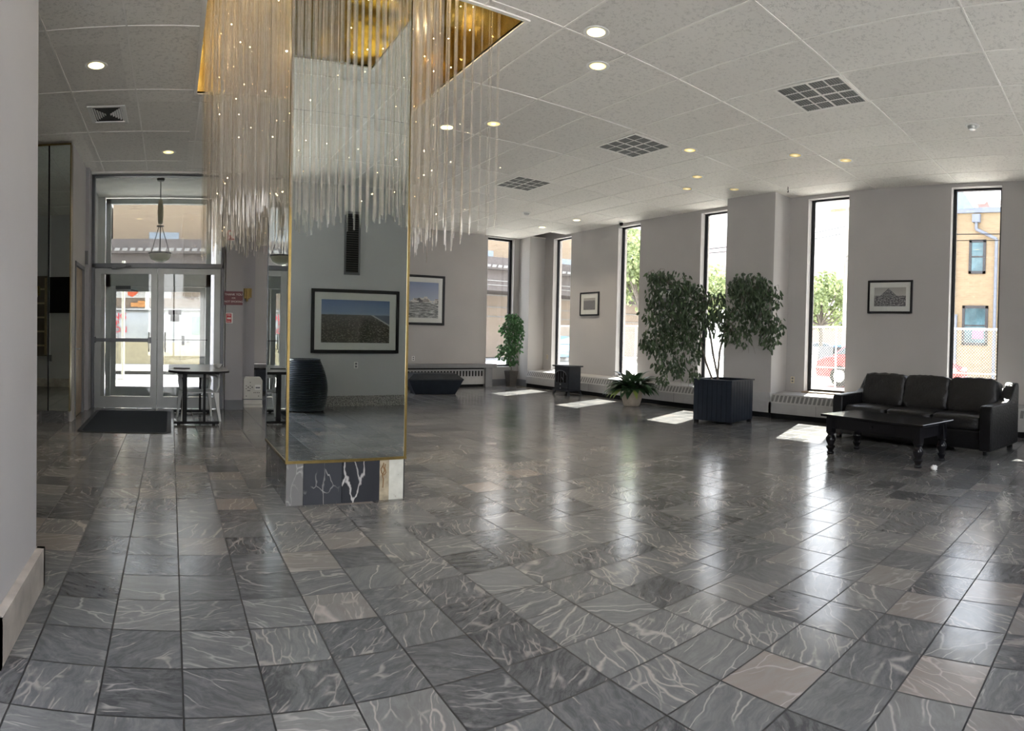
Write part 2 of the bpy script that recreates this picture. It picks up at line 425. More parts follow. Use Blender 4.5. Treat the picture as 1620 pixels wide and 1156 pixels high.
# ceiling with its openings (light well over the pillar, one missing tile)
OX0, OX1, OY0, OY1 = .27, 2.82, 4.41, 6.95
EX1, EY0 = 1.98, 3.2          # the well reaches nearer in front of the pillar
MX0, MX1, MY0, MY1 = 9.06, 9.57, 12.75, 13.66
b = MB()
xs = sorted([XL, 1.2, EX1, OX0, OX1, MX0, MX1, XW]); ys = sorted([YB, EY0, OY0, OY1, 10.4, MY0, MY1, YF])
for i in range(len(xs)-1):
    for j in range(len(ys)-1):
        x0, x1, y0, y1 = xs[i], xs[i+1], ys[j], ys[j+1]
        if x0 >= OX0 and x1 <= OX1 and y0 >= OY0 and y1 <= OY1: continue
        if x0 >= OX0 and x1 <= EX1 and y0 >= EY0 and y1 <= OY0: continue
        if x0 >= MX0 and x1 <= MX1 and y0 >= MY0 and y1 <= MY1: continue
        if x1 <= 1.2 and y0 >= 10.4: continue
        
        b.box(x0, x1, y0, y1, CZ, CZ+.02)
struct(b.build('ceiling', M_ceil))
b = MB()
hw = .009
def inside(x, y): return (OX0-.02 < x < EX1+.02 and EY0-.02 < y < OY0) or (OX0-.02 < x < OX1+.02 and OY0-.02 < y < OY1+.02) or (MX0 < x < MX1 and MY0 < y < MY1)
def run(x0, x1, y0, y1, step=.05):
    """a bar, broken where it would cross an opening or leave the room"""
    L = max(x1-x0, y1-y0); n = int(L/step); start = None
    for k in range(n+1):
        f0 = k/n; x = x0+(x1-x0)*f0; y = y0+(y1-y0)*f0
        ok = not inside(x, y) and not (y > 10.4 and x < 1.2) and k < n
        if ok and start is None: start = (x, y)
        if not ok and start is not None:
            if x1 > x0: b.box(start[0], x, y0-hw, y0+hw, CZ-.006, CZ+.002)
            else: b.box(x0-hw, x0+hw, start[1], y, CZ-.006, CZ+.002)
            start = None
k = -8
while True:
    x = .2268+.7308*k
    if x > XW: break
    if x > XL and x > .3: run(x, x, YB, YF)
    elif x > XL: run(x, x, YB, 2.2); run(x+.09, x+.09, 3.1, YF)
    k += 1
for k in range(-4, 9):
    y = 2.835+1.4616*k
    if YB < y < YF: run(.2268 if y > 2.8 else XL, XW, y, y)
for k in range(-4, 8):
    y = 2.60+1.42*k
    if 3.1 < y < 10.3: run(XL, .2268, y, y)
struct(b.build('trim_1', M_tbar))
# painted border round the light well
b = MB(); e = .035
b.box(OX0-e, OX0, EY0-e, OY1+e, CZ-.012, CZ); b.box(EX1, EX1+e, EY0-e, OY0-e, CZ-.012, CZ); b.box(OX0, EX1, EY0-e, EY0, CZ-.012, CZ); b.box(OX1, OX1+e, OY0-e, OY1+e, CZ-.012, CZ)
b.box(EX1, OX1, OY0-e, OY0, CZ-.012, CZ); b.box(OX0, OX1, OY1, OY1+e, CZ-.012, CZ)
struct(b.build('trim_2', M_tbar))
# space above the ceiling: dark box over the missing tile
b = MB().box(MX0-.3, XW+.28, MY0-.3, YF+.28, CZ+.5, CZ+.52).box(MX0-.32, MX0-.3, MY0-.3, YF+.28, CZ+.02, CZ+.5).box(MX0-.3, XW+.28, MY0-.32, MY0-.3, CZ+.02, CZ+.5)
struct(b.build('ceiling_void', M_wood))

# window wall on the right
WIN = [(12.50, 13.30), (9.95, 10.72), (7.38, 8.18), (4.79, 5.64), (2.08, 2.95), (-.65, .22)]
Z0, Z1 = .46, 3.965
b = MB()
edges = sorted([YB-.2]+[v for p in WIN for v in p]+[YF+.3])
for i in range(0, len(edges), 2): b.box(XW, XW+.3, edges[i], edges[i+1], 0, CZ+.55)
for y0, y1 in WIN:
    b.box(XW, XW+.3, y0, y1, 0, Z0); b.box(XW, XW+.3, y0, y1, Z1, CZ+.55)
# pilasters
b.box(9.07, XW, 13.68, YF, 0, CZ); b.box(9.07, XW, 6.02, 7.10, 0, CZ)
struct(b.build('wall_right', M_wall))
# far wall with one window, plus an added light opening hidden behind the pillar
b = MB(); FW = (8.07, 8.90)
b.box(1.2, 2.75, YF, YF+.3, 0, CZ+.55); b.box(4.25, FW[0], YF, YF+.3, 0, CZ+.55); b.box(2.75, 4.25, YF, YF+.3, 0, .7); b.box(2.75, 4.25, YF, YF+.3, 3.9, CZ+.55); b.box(FW[1], XW, YF, YF+.3, 0, CZ+.55)
b.box(FW[0], FW[1], YF, YF+.3, 0, .5); b.box(FW[0], FW[1], YF, YF+.3, 3.985, CZ+.55)
struct(b.build('wall_far', M_wall))
b = MB().box(8.2, 9.07, YF-.02, YF, 0, .17).box(9.05, 9.07, 13.66, YF, 0, .17).box(9.05, XW, 13.66, 13.68, 0, .17)
struct(b.build('baseboard_far', M_grey))

def window_unit(idx, y0, y1, z0=Z0, z1=Z1):
    r = bpy.data.objects.new('window_%d' % idx, None); C.objects.link(r); r.location = (XW+.13, (y0+y1)/2, 0); struct(r)
    h = (y1-y0)/2; fw = .045
    f = MB().box(0, .07, -h, -h+fw, z0, z1).box(0, .07, h-fw, h, z0, z1).box(0, .07, -h, h, z1-fw, z1).box(0, .07, -h, h, z0, z0+fw)
    f.box(.02, .05, -h+fw, -h+fw+.02, z0, z1).box(.02, .05, h-fw-.02, h-fw, z0, z1)
    struct(f.build('window_frame', M_bronze, r, bevel=.003))
    struct(MB().box(.034, .038, -h+fw, h-fw, z0+fw, z1-fw).build('window_pane', M_glass, r))
    s = MB().box(-.2, .02, -h+.005, h-.005, z0-.015, z0+.006)
    struct(s.build('window_sill', M_wood if idx in (4,) else M_white, r))
    j = MB().box(-.128, 0, -h, -h+.012, z0, z1).box(-.128, 0, h-.012, h, z0, z1).box(-.128, 0, -h, h, z1-.012, z1)
    struct(j.build('window_reveal', M_wall, r))
for i, (y0, y1) in enumerate(WIN): window_unit(i+1, y0, y1)
r = bpy.data.objects.new('window_7', None); C.objects.link(r); r.location = ((FW[0]+FW[1])/2, YF+.12, 0); struct(r)
h = (FW[1]-FW[0])/2
f = MB().box(-h, -h+.03, 0, .07, .5, 3.985).box(h-.07, h, 0, .07, .5, 3.985).box(-h, h, 0, .07, 3.93, 3.985).box(-h, h, 0, .07, .5, .56)
struct(f.build('window_frame', M_bronze, r)); struct(MB().box(-h+.03, h-.07, .03, .034, .56, 3.93).build('window_pane', M_glass, r))
struct(MB().box(-h, h, -.14, 0, .49, .515).build('window_sill', M_white, r))

r = bpy.data.objects.new('window_10', None); C.objects.link(r); r.location = (3.5, YF+.12, 0); struct(r)  # unseen window behind the pillar, added to brighten the far end
struct(MB().box(-.75, -.70, 0, .07, .7, 3.9).box(.70, .75, 0, .07, .7, 3.9).box(-.03, .03, 0, .07, .7, 3.9).box(-.75, .75, 0, .07, 3.84, 3.9).box(-.75, .75, 0, .07, .7, .76).build('window_frame', M_bronze, r))
struct(MB().box(-.7, .7, .03, .034, .75, 3.85).build('window_pane', M_clear, r))
# door wall: dark grey storefront frame with pier right of it, side wall left of it
b = MB().box(.93, 1.23, 10.33, 10.9, 0, CZ)            # pier right of the doors
b.box(.93, 1.2, 10.9, YF+.3, 0, CZ+.3)                 # side of the vestibule
b.box(-1.62, -1.365, 10.06, 10.9, 0, CZ)
struct(b.build('wall_entrance', M_wall2))
b = MB().box(.925, 1.235, 10.31, 10.33, 0, .17).box(1.23, 1.245, 10.32, 10.9, 0, .17)
struct(b.build('baseboard_entrance', M_grey))
b = MB().box(1.25, 1.66, 12.0, 12.4, 0, CZ)            # column behind the heater
struct(b.build('wall_column', M_wall2))
b = MB().box(-1.60, -1.42, 8.75, 8.98, 0, CZ).box(-1.60, -1.42, 9.86, 10.05, 0, CZ).box(-1.60, -1.42, 8.98, 9.86, 2.35, CZ)
struct(b.build('wall_left', M_wall))
r = bpy.data.objects.new('door_1', None); C.objects.link(r); r.location = (-1.45, 9.42, 0); struct(r)
struct(MB().box(-.03, .01, -.40, .40, .01, 2.30).build('door_leaf', M_wood, r, bevel=.004))
struct(MB().box(-.02, .045, -.46, -.40, 0, 2.36).box(-.02, .045, .40, .46, 0, 2.36).box(-.02, .045, -.46, .46, 2.30, 2.36).build('door_frame', M_grey, r))
struct(MB().cyl((.01, -.32, 1.05), (.07, -.32, 1.05), .012).cyl((.07, -.32, 1.05), (.07, -.2, 1.05), .01).build('door_handle', M_alu, r))
# near wall stub on the left edge and the long wall running left from it
b = MB().box(XL, -.68, 2.28, 3.06, 0, CZ)
struct(b.build('wall_stub', mat('pale_wall', (.46, .45, .46), .75, var=.03, vs=1.5)))
b = MB().box(-.68, -.64, 2.25, 3.09, 0, .20).box(-4.9, -.64, 3.06, 3.09, 0, .20).box(-4.9, -.64, 2.25, 2.28, 0, .2)
struct(b.build('baseboard_left', mat('pale_marble', (.42, .38, .34), .35, var=.3, vs=6)))
b = MB().box(XL-.2, XL, YB-.2, 13, 0, CZ+.3); struct(b.build('wall_side', M_wall))
b = MB().box(XL, XW+.3, YB-.2, YB, 0, .35).box(XL, XW+.3, YB-.2, YB, 3.75, CZ+.3)
for x0, x1 in ((XL, -4.8), (1.75, 4.95), (6.2, XW+.3)): b.box(x0, x1, YB-.2, YB, .35, 3.75)
struct(b.build('wall_back', mat('back_wall_paint', (.44, .445, .45), .7, var=.02, vs=1)))
for k_, (x0, x1) in enumerate(((-4.8, 1.75), (4.95, 6.2))):     # wide unseen windows behind the viewpoint, added to brighten the room
    r = bpy.data.objects.new('window_%d' % (8+k_), None); C.objects.link(r); r.location = ((x0+x1)/2, YB-.12, 0); struct(r); h = (x1-x0)/2
    f = MB().box(-h, -h+.06, 0, .08, .35, 3.75).box(h-.06, h, 0, .08, .35, 3.75).box(-h, h, 0, .08, .35, .41).box(-h, h, 0, .08, 3.69, 3.75)
    for q in range(1, 4): f.box(-h+q*h/2-.03, -h+q*h/2+.03, 0, .08, .35, 3.75)
    struct(f.build('window_frame', M_bronze, r)); struct(MB().box(-h+.05, h-.05, .04, .044, .4, 3.7).build('window_pane', M_clear, r))
struct(MB().box(XL, XW, YB, YB+.025, 0, .19).build('baseboard_back', M_gran))
b = MB().box(XL, -1.6, 8.75, 9.0, 0, CZ); struct(b.build('wall_recess', M_wall))

# vestibule and storefront
b = MB().box(-1.62, -1.48, 10.9, 12.6, 0, CZ); b.box(.90, .93, 10.5, 12.6, 0, CZ)
struct(b.build('wall_vestibule', M_white))
b = MB().box(-1.62, .93, 10.4, 12.5, CZ, CZ+.06); struct(b.build('ceiling_vestibule', M_plaster))

def storefront(y, x0, x1, zt, door_top, top, frame_mat, nm, trans_bottom, leafmat, tw=.05, dw=.07):
    """a pair of glazed doors under a transom light"""
    r = bpy.data.objects.new(nm, None); C.objects.link(r); r.location = ((x0+x1)/2, y, 0); struct(r)
    h = (x1-x0)/2
    f = MB().box(-h, -h+tw, 0, .12, 0, top).box(h-tw, h, 0, .12, 0, top).box(-h, h, 0, .12, door_top, trans_bottom).box(-h, h, 0, .12, top-tw, top)
    struct(f.build('door_frame', frame_mat, r, bevel=.003))
    struct(MB().box(-h+tw, h-tw, .05, .056, trans_bottom, top-tw).build('transom_pane', M_glass, r))
    for s in (-1, 1):
        a, c = (-h+tw+.004, -.004) if s < 0 else (.004, h-tw-.004)
        st = .105; tr = .10; br = .20
        lf = MB().box(a, a+st, .03, .075, .012, door_top-.004).box(c-st, c, .03, .075, .012, door_top-.004)
        lf.box(a+st, c-st, .03, .075, door_top-tr, door_top-.004).box(a+st, c-st, .03, .075, .012, br)
        o = lf.build('door_leaf', leafmat, r, bevel=.003); struct(o)
        struct(MB().box(a+st, c-st, .05, .056, br, door_top-tr).build('door_pane', M_glass, o))
        hx = -.06*1 if s < 0 else .06
        hx = c-st-.03 if s < 0 else a+st+.03
        g = MB().tube([(hx, .03, .98), (hx, -.035, .99), (hx, -.04, 1.03), (hx, -.04, 1.25), (hx, -.035, 1.29), (hx, .03, 1.3)], .011)
        struct(g.build('door_handle', M_alu, o))
    return r
d2 = storefront(10.4, -1.36, .90, 0, 2.40, 4.0, M_alud, 'door_2', 2.48, mat('door_aluminium', (.25, .255, .25), .42, .5, var=.06, vs=4))
struct(MB().box(-1.06, -.12, -.045, -.015, 1.14, 1.20).box(-1.09, -1.05, -.05, .04, 1.12, 1.22).box(-.16, -.10, -.05, .04, 1.12, 1.22).build('push_bar', M_alud, d2, bevel=.006))
struct(MB().box(-1.05, -.55, -.05, .02, 2.405, 2.455).box(-.78, -.70, -.09, .0, 2.37, 2.41).cyl((-.72, -.08, 2.38), (-.45, -.06, 2.42), .012).build('door_closer', M_alud, d2, bevel=.004))
d3 = storefront(12.3, -1.32, .80, 0, 2.22, 3.98, mat('pale_aluminium', (.55, .57, .56), .45, .3, var=.05), 'door_3', 2.50, mat('pale_aluminium', (.5, .5, .5)), tw=.10)
struct(MB().box(-1.0, 1.0, -.05, -.02, 1.145, 1.165).box(.48, .54, -.06, .03, 1.05, 1.24).build('push_bar', M_alud, d3))
struct(MB().box(-.85, -.55, -.07, .0, 2.16, 2.23).cyl((-.55, -.05, 2.15), (-.4, -.03, 2.12), .012).build('door_closer', M_alud, d3))
# header above the doors where the lay-in ceiling stops
b = MB().box(-1.5, .95, 10.33, 10.40, CZ-.03, CZ+.06); struct(b.build('trim_3', M_tbar))
# ------------------------------------------------------------------ mirrored pillar
px0, px1, py0, py1 = .885, 1.862, 4.55, 5.56
pil = thing('mirrored_pillar', 'square mirror-clad pillar with gold corner trim and dark marble base', 'pillar', ((px0+px1)/2, (py0+py1)/2, 0))
hx, hy = (px1-px0)/2, (py1-py0)/2
o = MB().box(-hx+.03, hx-.03, -hy+.03, hy-.03, 0, 4.55).build('core', M_wall2, pil)
seam = 3.012
for nm, q in (('front', 0), ('back', 1), ('left', 2), ('right', 3)):
    for z0, z1 in ((.345, seam-.0015), (seam+.0015, 4.5)):
        b = MB()
        if q == 0: b.box(-hx+.012, hx-.012, -hy, -hy+.012, z0, z1)
        if q == 1: b.box(-hx+.012, hx-.012, hy-.012, hy, z0, z1)
        if q == 2: b.box(-hx, -hx+.012, -hy+.012, hy-.012, z0, z1)
        if q == 3: b.box(hx-.012, hx, -hy+.012, hy-.012, z0, z1)
        b.build('mirror_panel', M_mirror, pil)
for sy in (-1, 1):
    b = MB()
    for sx in (-1, 1):
        x = sx*hx; y = sy*hy
        b.box(min(x-sx*.016, x+sx*.003), max(x-sx*.016, x+sx*.003), min(y-sy*.003, y+sy*.004)-.0, max(y-sy*.003, y+sy*.004), .33, 4.5)
        b.box(min(x-sx*.003, x+sx*.004), max(x-sx*.003, x+sx*.004), min(y-sy*.016, y+sy*.003), max(y-sy*.016, y+sy*.003), .33, 4.5)
    b.build('corner_trim', M_brass if sy < 0 else M_bronze, pil)
b = MB()
b.box(-hx-.006, hx+.006, -hy-.006, -hy+.014, .325, .347).box(-hx-.006, hx+.006, hy-.014, hy+.006, .325, .347)
b.box(-hx-.006, -hx+.014, -hy, hy, .325, .347).box(hx-.014, hx+.006, -hy, hy, .325, .347)
b.build('base_trim', M_brass, pil)
# marble slabs of the base (some missing at the front right corner)
fx = [0, .135, .445, .758, .842, .975]
M_slab = []
for i, (c1, br) in enumerate((((.13, .127, .123), 1), ((.035, .037, .042), 1), ((.025, .026, .03), 1))):
    m, t = new_mat('base_slab')
    tcc = nd(t, 'TexCoord').outputs['Object']
    mp = nd(t, 'Mapping', ins={'Rotation': (0, .7+.5*i, .3), 'Location': (3.3*i, 1.7*i, 0), 'Scale': (2.0, 1.5, 1.0)}); t.links.new(tcc, mp.inputs[0])
    ns = nd(t, 'TexNoise', ins={'Scale': 2.5, 'Detail': 4}); t.links.new(mp.outputs[0], ns.inputs[0])
    va = nd(t, 'VectorMath', operation='MULTIPLY_ADD'); t.links.new(ns.outputs['Color'], va.inputs[0]); va.inputs[1].default_value = (.45, .45, .45); t.links.new(mp.outputs[0], va.inputs[2])
    vo = nd(t, 'TexVoronoi', feature='DISTANCE_TO_EDGE', ins={'Scale': 3.4 if i != 2 else 2.2}); t.links.new(va.outputs[0], vo.inputs['Vector'])
    mkk = nd(t, 'MapRange'); t.links.new(noise(t, mp.outputs[0], 2.1, 3), mkk.inputs[0]); mkk.inputs[1].default_value = .42; mkk.inputs[2].default_value = .6
    vd = ramp(t, vo.outputs['Distance'], [(0, (1, 1, 1)), (.012, (.8, .8, .8)), (.03, (0, 0, 0))])
    cc = rgbmix(t, mth(t, 'MULTIPLY', vd, mkk.outputs[0]), c1, (.48, .46, .44) if i else (.34, .33, .32))
    nn = noise(t, mp.outputs[0], 3, 5, .7)
    pbsdf(t, Base_Color=rgbmix(t, mth(t, 'MULTIPLY', nn, .3), cc, tuple(k*1.8 for k in c1)), Roughness=.14)
    M_slab.append(m)
for i in range(3):
    MB().box(-hx+.004+fx[i], -hx+.004+fx[i+1]-.003, -hy+.006, -hy+.03, 0, .325).build('base_slab', M_slab[i], pil)
MB().box(-hx+.004+fx[3], -hx+fx[4], -hy+.014, -hy+.03, 0, .325).build('exposed_backing', mat('old_adhesive', (.30, .25, .17), .8, var=.35, vs=14), pil)['label'] = 'bare tan patch where a marble slab is missing'
m, t = new_mat('scuffed_plaster')
tcc = nd(t, 'TexCoord').outputs['Object']; k = noise(t, tcc, 9, 4, .6)
pbsdf(t, Base_Color=ramp(t, k, [(.30, (.10, .06, .04)), (.36, (.40, .39, .34)), (.7, (.50, .50, .44))]), Roughness=.7)
MB().box(-hx+fx[4], hx-.012, -hy+.012, -hy+.03, 0, .325).build('exposed_backing', m, pil)['label'] = 'bare off-white patch with scuffs'
st = MB()
for pts in (((.035, .30), (.03, .27), (.045, .24), (.025, .20), (.035, .17), (.03, .10)), ((.05, .29), (.045, .26), (.055, .22), (.04, .2)), ((.03, .28), (.012, .25), (.02, .22), (.035, .2))):
    P = [(-hx+.76+a*1.0, -hy+.0125, z) for a, z in pts]
    st.tube(P, .0045, 6)
st.build('glue_streak', mat('brown_glue', (.16, .08, .02), .5), pil)
MB().box(hx-.012, hx-.002, -hy+.012, -hy+.03, 0, .325).build('base_edge', M_bronze, pil)
k = 0
for i, (a, c) in enumerate(((0, .31), (.31, .62), (.62, .93), (.93, 1.0))):
    MB().box(-hx+.006, -hx+.03, hy-.01-c*.98, hy-.013-a*.98, 0, .325).build('base_slab', M_slab[1+i % 2], pil)
    MB().box(hx-.03, hx-.006, hy-.01-c*.98, hy-.013-a*.98, 0, .325).build('base_slab', M_slab[1+i % 2], pil)
MB().box(-hx+.01, hx-.01, hy-.03, hy-.006, 0, .325).build('base_slab', M_slab[1], pil)

# ------------------------------------------------------------------ chandelier of hanging rods
ch = thing('chandelier', 'wide chandelier of hanging clear rods in a gold-lined ceiling well round the pillar', 'chandelier', (0, 0, 0))
zt = 4.62
b = MB()
b.quad((OX0, EY0, CZ), (OX0, OY1, CZ), (OX0, OY1, zt), (OX0, EY0, zt)).quad((EX1, EY0, CZ), (EX1, OY0, CZ), (EX1, OY0, zt), (EX1, EY0, zt)).quad((OX0, EY0, CZ), (EX1, EY0, CZ), (EX1, EY0, zt), (OX0, EY0, zt)).quad((OX0, EY0, zt), (EX1, EY0, zt), (EX1, OY0, zt), (OX0, OY0, zt)).quad((OX1, OY0, CZ), (OX1, OY0, zt), (OX1, OY1, zt), (OX1, OY1, CZ))
b.quad((EX1, OY0, CZ), (EX1, OY0, zt), (OX1, OY0, zt), (OX1, OY0, CZ)).quad((OX0, OY1, CZ), (OX1, OY1, CZ), (OX1, OY1, zt), (OX0, OY1, zt))
b.quad((OX0, OY0, zt), (OX0, OY1, zt), (OX1, OY1, zt), (OX1, OY0, zt))
b.build('gold_lining', M_gold, ch, rec=False)
spots = []
sp = .083
for j in range(int((OY1-OY0-.1)/sp)+1):
    for i in range(int((OX1-OX0-.1)/sp)+1):
        x = OX0+.06+i*sp+(sp/2 if j % 2 else 0); y = OY0+.13+j*sp
        if x > OX1-.04 or y > OY1-.05: continue
        if px0-.03 < x < px1+.03 and py0-.03 < y < py1+.03: continue
        if x > 2.35 and (y > 4.75 and random.random() < .6): continue
        if x > 2.5 and random.random() < .6: continue
        spots.append((x+random.uniform(-.012, .012), y+random.uniform(-.012, .012)))
for j in range(4):
    for i in range(29):
        x = OX0+.07+i*.058+(.029 if j % 2 else 0); y = 4.20+j*.085
        spots.append((x+random.uniform(-.008, .008), y+random.uniform(-.008, .008)))
def zb(x, y):
    # rod ends step up and down in waves
    return 2.15+.10*abs(math.sin(x*6.5+.6*y))+.05*math.sin(y*9+x*4)+random.uniform(-.03, .05)
rods = []
for x, y in spots:
    vis = (x < .84 or x > 1.9 or y < 4.3)
    if x > px1: pass
    rods.append((math.hypot(x, y)+(0 if vis else 50)+(0 if random.random() < .3 else 20), x, y, zb(x, y), random.uniform(.0045, .0072)))
rods.sort()
unit = MB().lathe([(1, 0), (1, 1)], 8, cap=True)
um = unit.build('rod', M_rod, ch, smooth=True)
first = um
for n, (d, x, y, z, rr) in enumerate(rods[:100]):
    o = first if n == 0 else first.copy()
    if n: C.objects.link(o)
    o.parent = ch; o.location = (x, y, z); o.scale = (rr, rr, zt-z)
b = MB()
for (d, x, y, z, rr) in rods[100:]:
    b.lathe([(rr, z), (rr, zt)], 6, c=(x, y, 0))
o = b.build('rod_bundle', M_rod, ch, smooth=True); o['kind'] = 'stuff'
M_bulb = emit('warm_bulb', (1.0, .66, .30), 60)
b0 = MB().sphere((0, 0, 0), .0018, 6).build('bulb', M_bulb, ch)
n = 0
vis = [r for r in rods if r[1] < .84 or r[1] > 1.9 or r[2] < 4.54]
random.seed(5)
for n in range(100):
    d, x, y, z, rr = random.choice(vis)
    o = b0 if n == 0 else b0.copy()
    if n: C.objects.link(o)
    o.parent = ch; o.location = (x+.03, y-.03, z+.05+(CZ+.3-z)*random.random()**.9)
for i, (x, y) in enumerate(((.6, 5.2), (.6, 6.3), (1.5, 6.3), (2.3, 5.4), (2.3, 6.4), (2.3, 4.7), (.6, 4.6))):
    l = bpy.data.lights.new('chandelier_bulb_light', 'POINT'); l.energy = 1.6; l.color = (1, .80, .50); l.shadow_soft_size = .004
    o = bpy.data.objects.new('chandelier_bulb_light', l); C.objects.link(o); o.parent = ch; o.location = (x, y, 4.25)

# ------------------------------------------------------------------ left mirrored panels
mp = thing('mirrored_wall_panel', 'tall smoked mirror in two panes on a dark marble plinth, left of the doors', 'mirror', (-2.05, 8.66, 0))
MB().box(-.75, .60, -.10, .04, 0, .17).build('plinth', M_base, mp)
MB().box(-.75, .302, -.085, -.075, .175, 3.95).build('mirror_pane', M_smoke, mp)
MB().box(.318, .615, -.085, -.075, .175, 3.95).build('mirror_pane', M_smoke, mp)
MB().box(.300, .320, -.09, -.07, .17, 3.95).build('dark_joint', M_black, mp)
MB().box(-.75, .625, -.095, .03, 3.95, 3.975).box(.615, .628, -.095, .05, .17, 3.975).build('edge_trim', M_brass, mp)

# things on the long wall they reflect
tv = thing('wall_screen', 'black flat screen on the wall, seen in the smoked mirror', 'television', (-2.55, 3.1, 2.15))
MB().box(-.28, .22, 0.01, .06, -.42, .42).build('screen_housing', M_black, tv, bevel=.006); MB().box(-.26, .20, .06, .063, -.4, .4).build('screen', M_lacq, tv)
MB().box(-.06, .06, -.03, .01, -.1, .1).build('bracket', M_black, tv)
cn = thing('conduit', 'pale conduit running down the wall beside the black screen to a small box', 'conduit', (-2.82, 3.07, 0))
MB().cyl((0, .012, .75), (0, .012, 4.01), .012).build('pipe', M_plas, cn); MB().box(-.05, .05, 0, .05, .6, .75).build('junction_box', M_grey, cn)
bd = thing('wooden_rack', 'tan wooden ladder rack leaning on the wall, reflected in the smoked mirror', 'rack', (-3.14, 3.12, 0))
for x in (-.325, .225): MB().box(x-.025, x+.025, -.02, .02, .75, 2.55).build('rail', M_wood, bd)
for i in range(5): MB().box(-.3, .2, -.015, .015, .95+.33*i, .99+.33*i).build('rung', mat('pale_wood', (.45, .36, .24), .5), bd)
MB().box(-.42, .26, -.03, -.02, .72, 2.6).build('back_board', mat('dark_board', (.12, .10, .075), .5), bd)
def sconce(nm, lab, loc, rz=0, sc=1.0):
    s = thing(nm, lab, 'wall light', loc, rz)
    for i, (x, z0, z1, d) in enumerate(((-.075, -.02, .12, .05), (-.035, -.08, .12, .07), (.0, -.13, .12, .085), (.035, -.08, .12, .07), (.075, -.02, .12, .05))):
        MB().box((x-.017)*sc, (x+.017)*sc, -d, 0, z0*sc, z1*sc).build('brass_strip', M_brass, s, bevel=.002)
    MB().box(-.1*sc, .1*sc, -.01, .004, -.05*sc, .13*sc).build('back_plate', M_brass, s)
    return s
sconce('wall_sconce', 'stepped brass wall light on the grey column beyond the entrance pier', (1.49, 11.99, 2.06), 0, 1.0)
sconce('wall_sconce', 'stepped brass wall light over the wooden rack, seen in the smoked mirror', (-3.15, 3.2, 2.2), PI, 1.2)

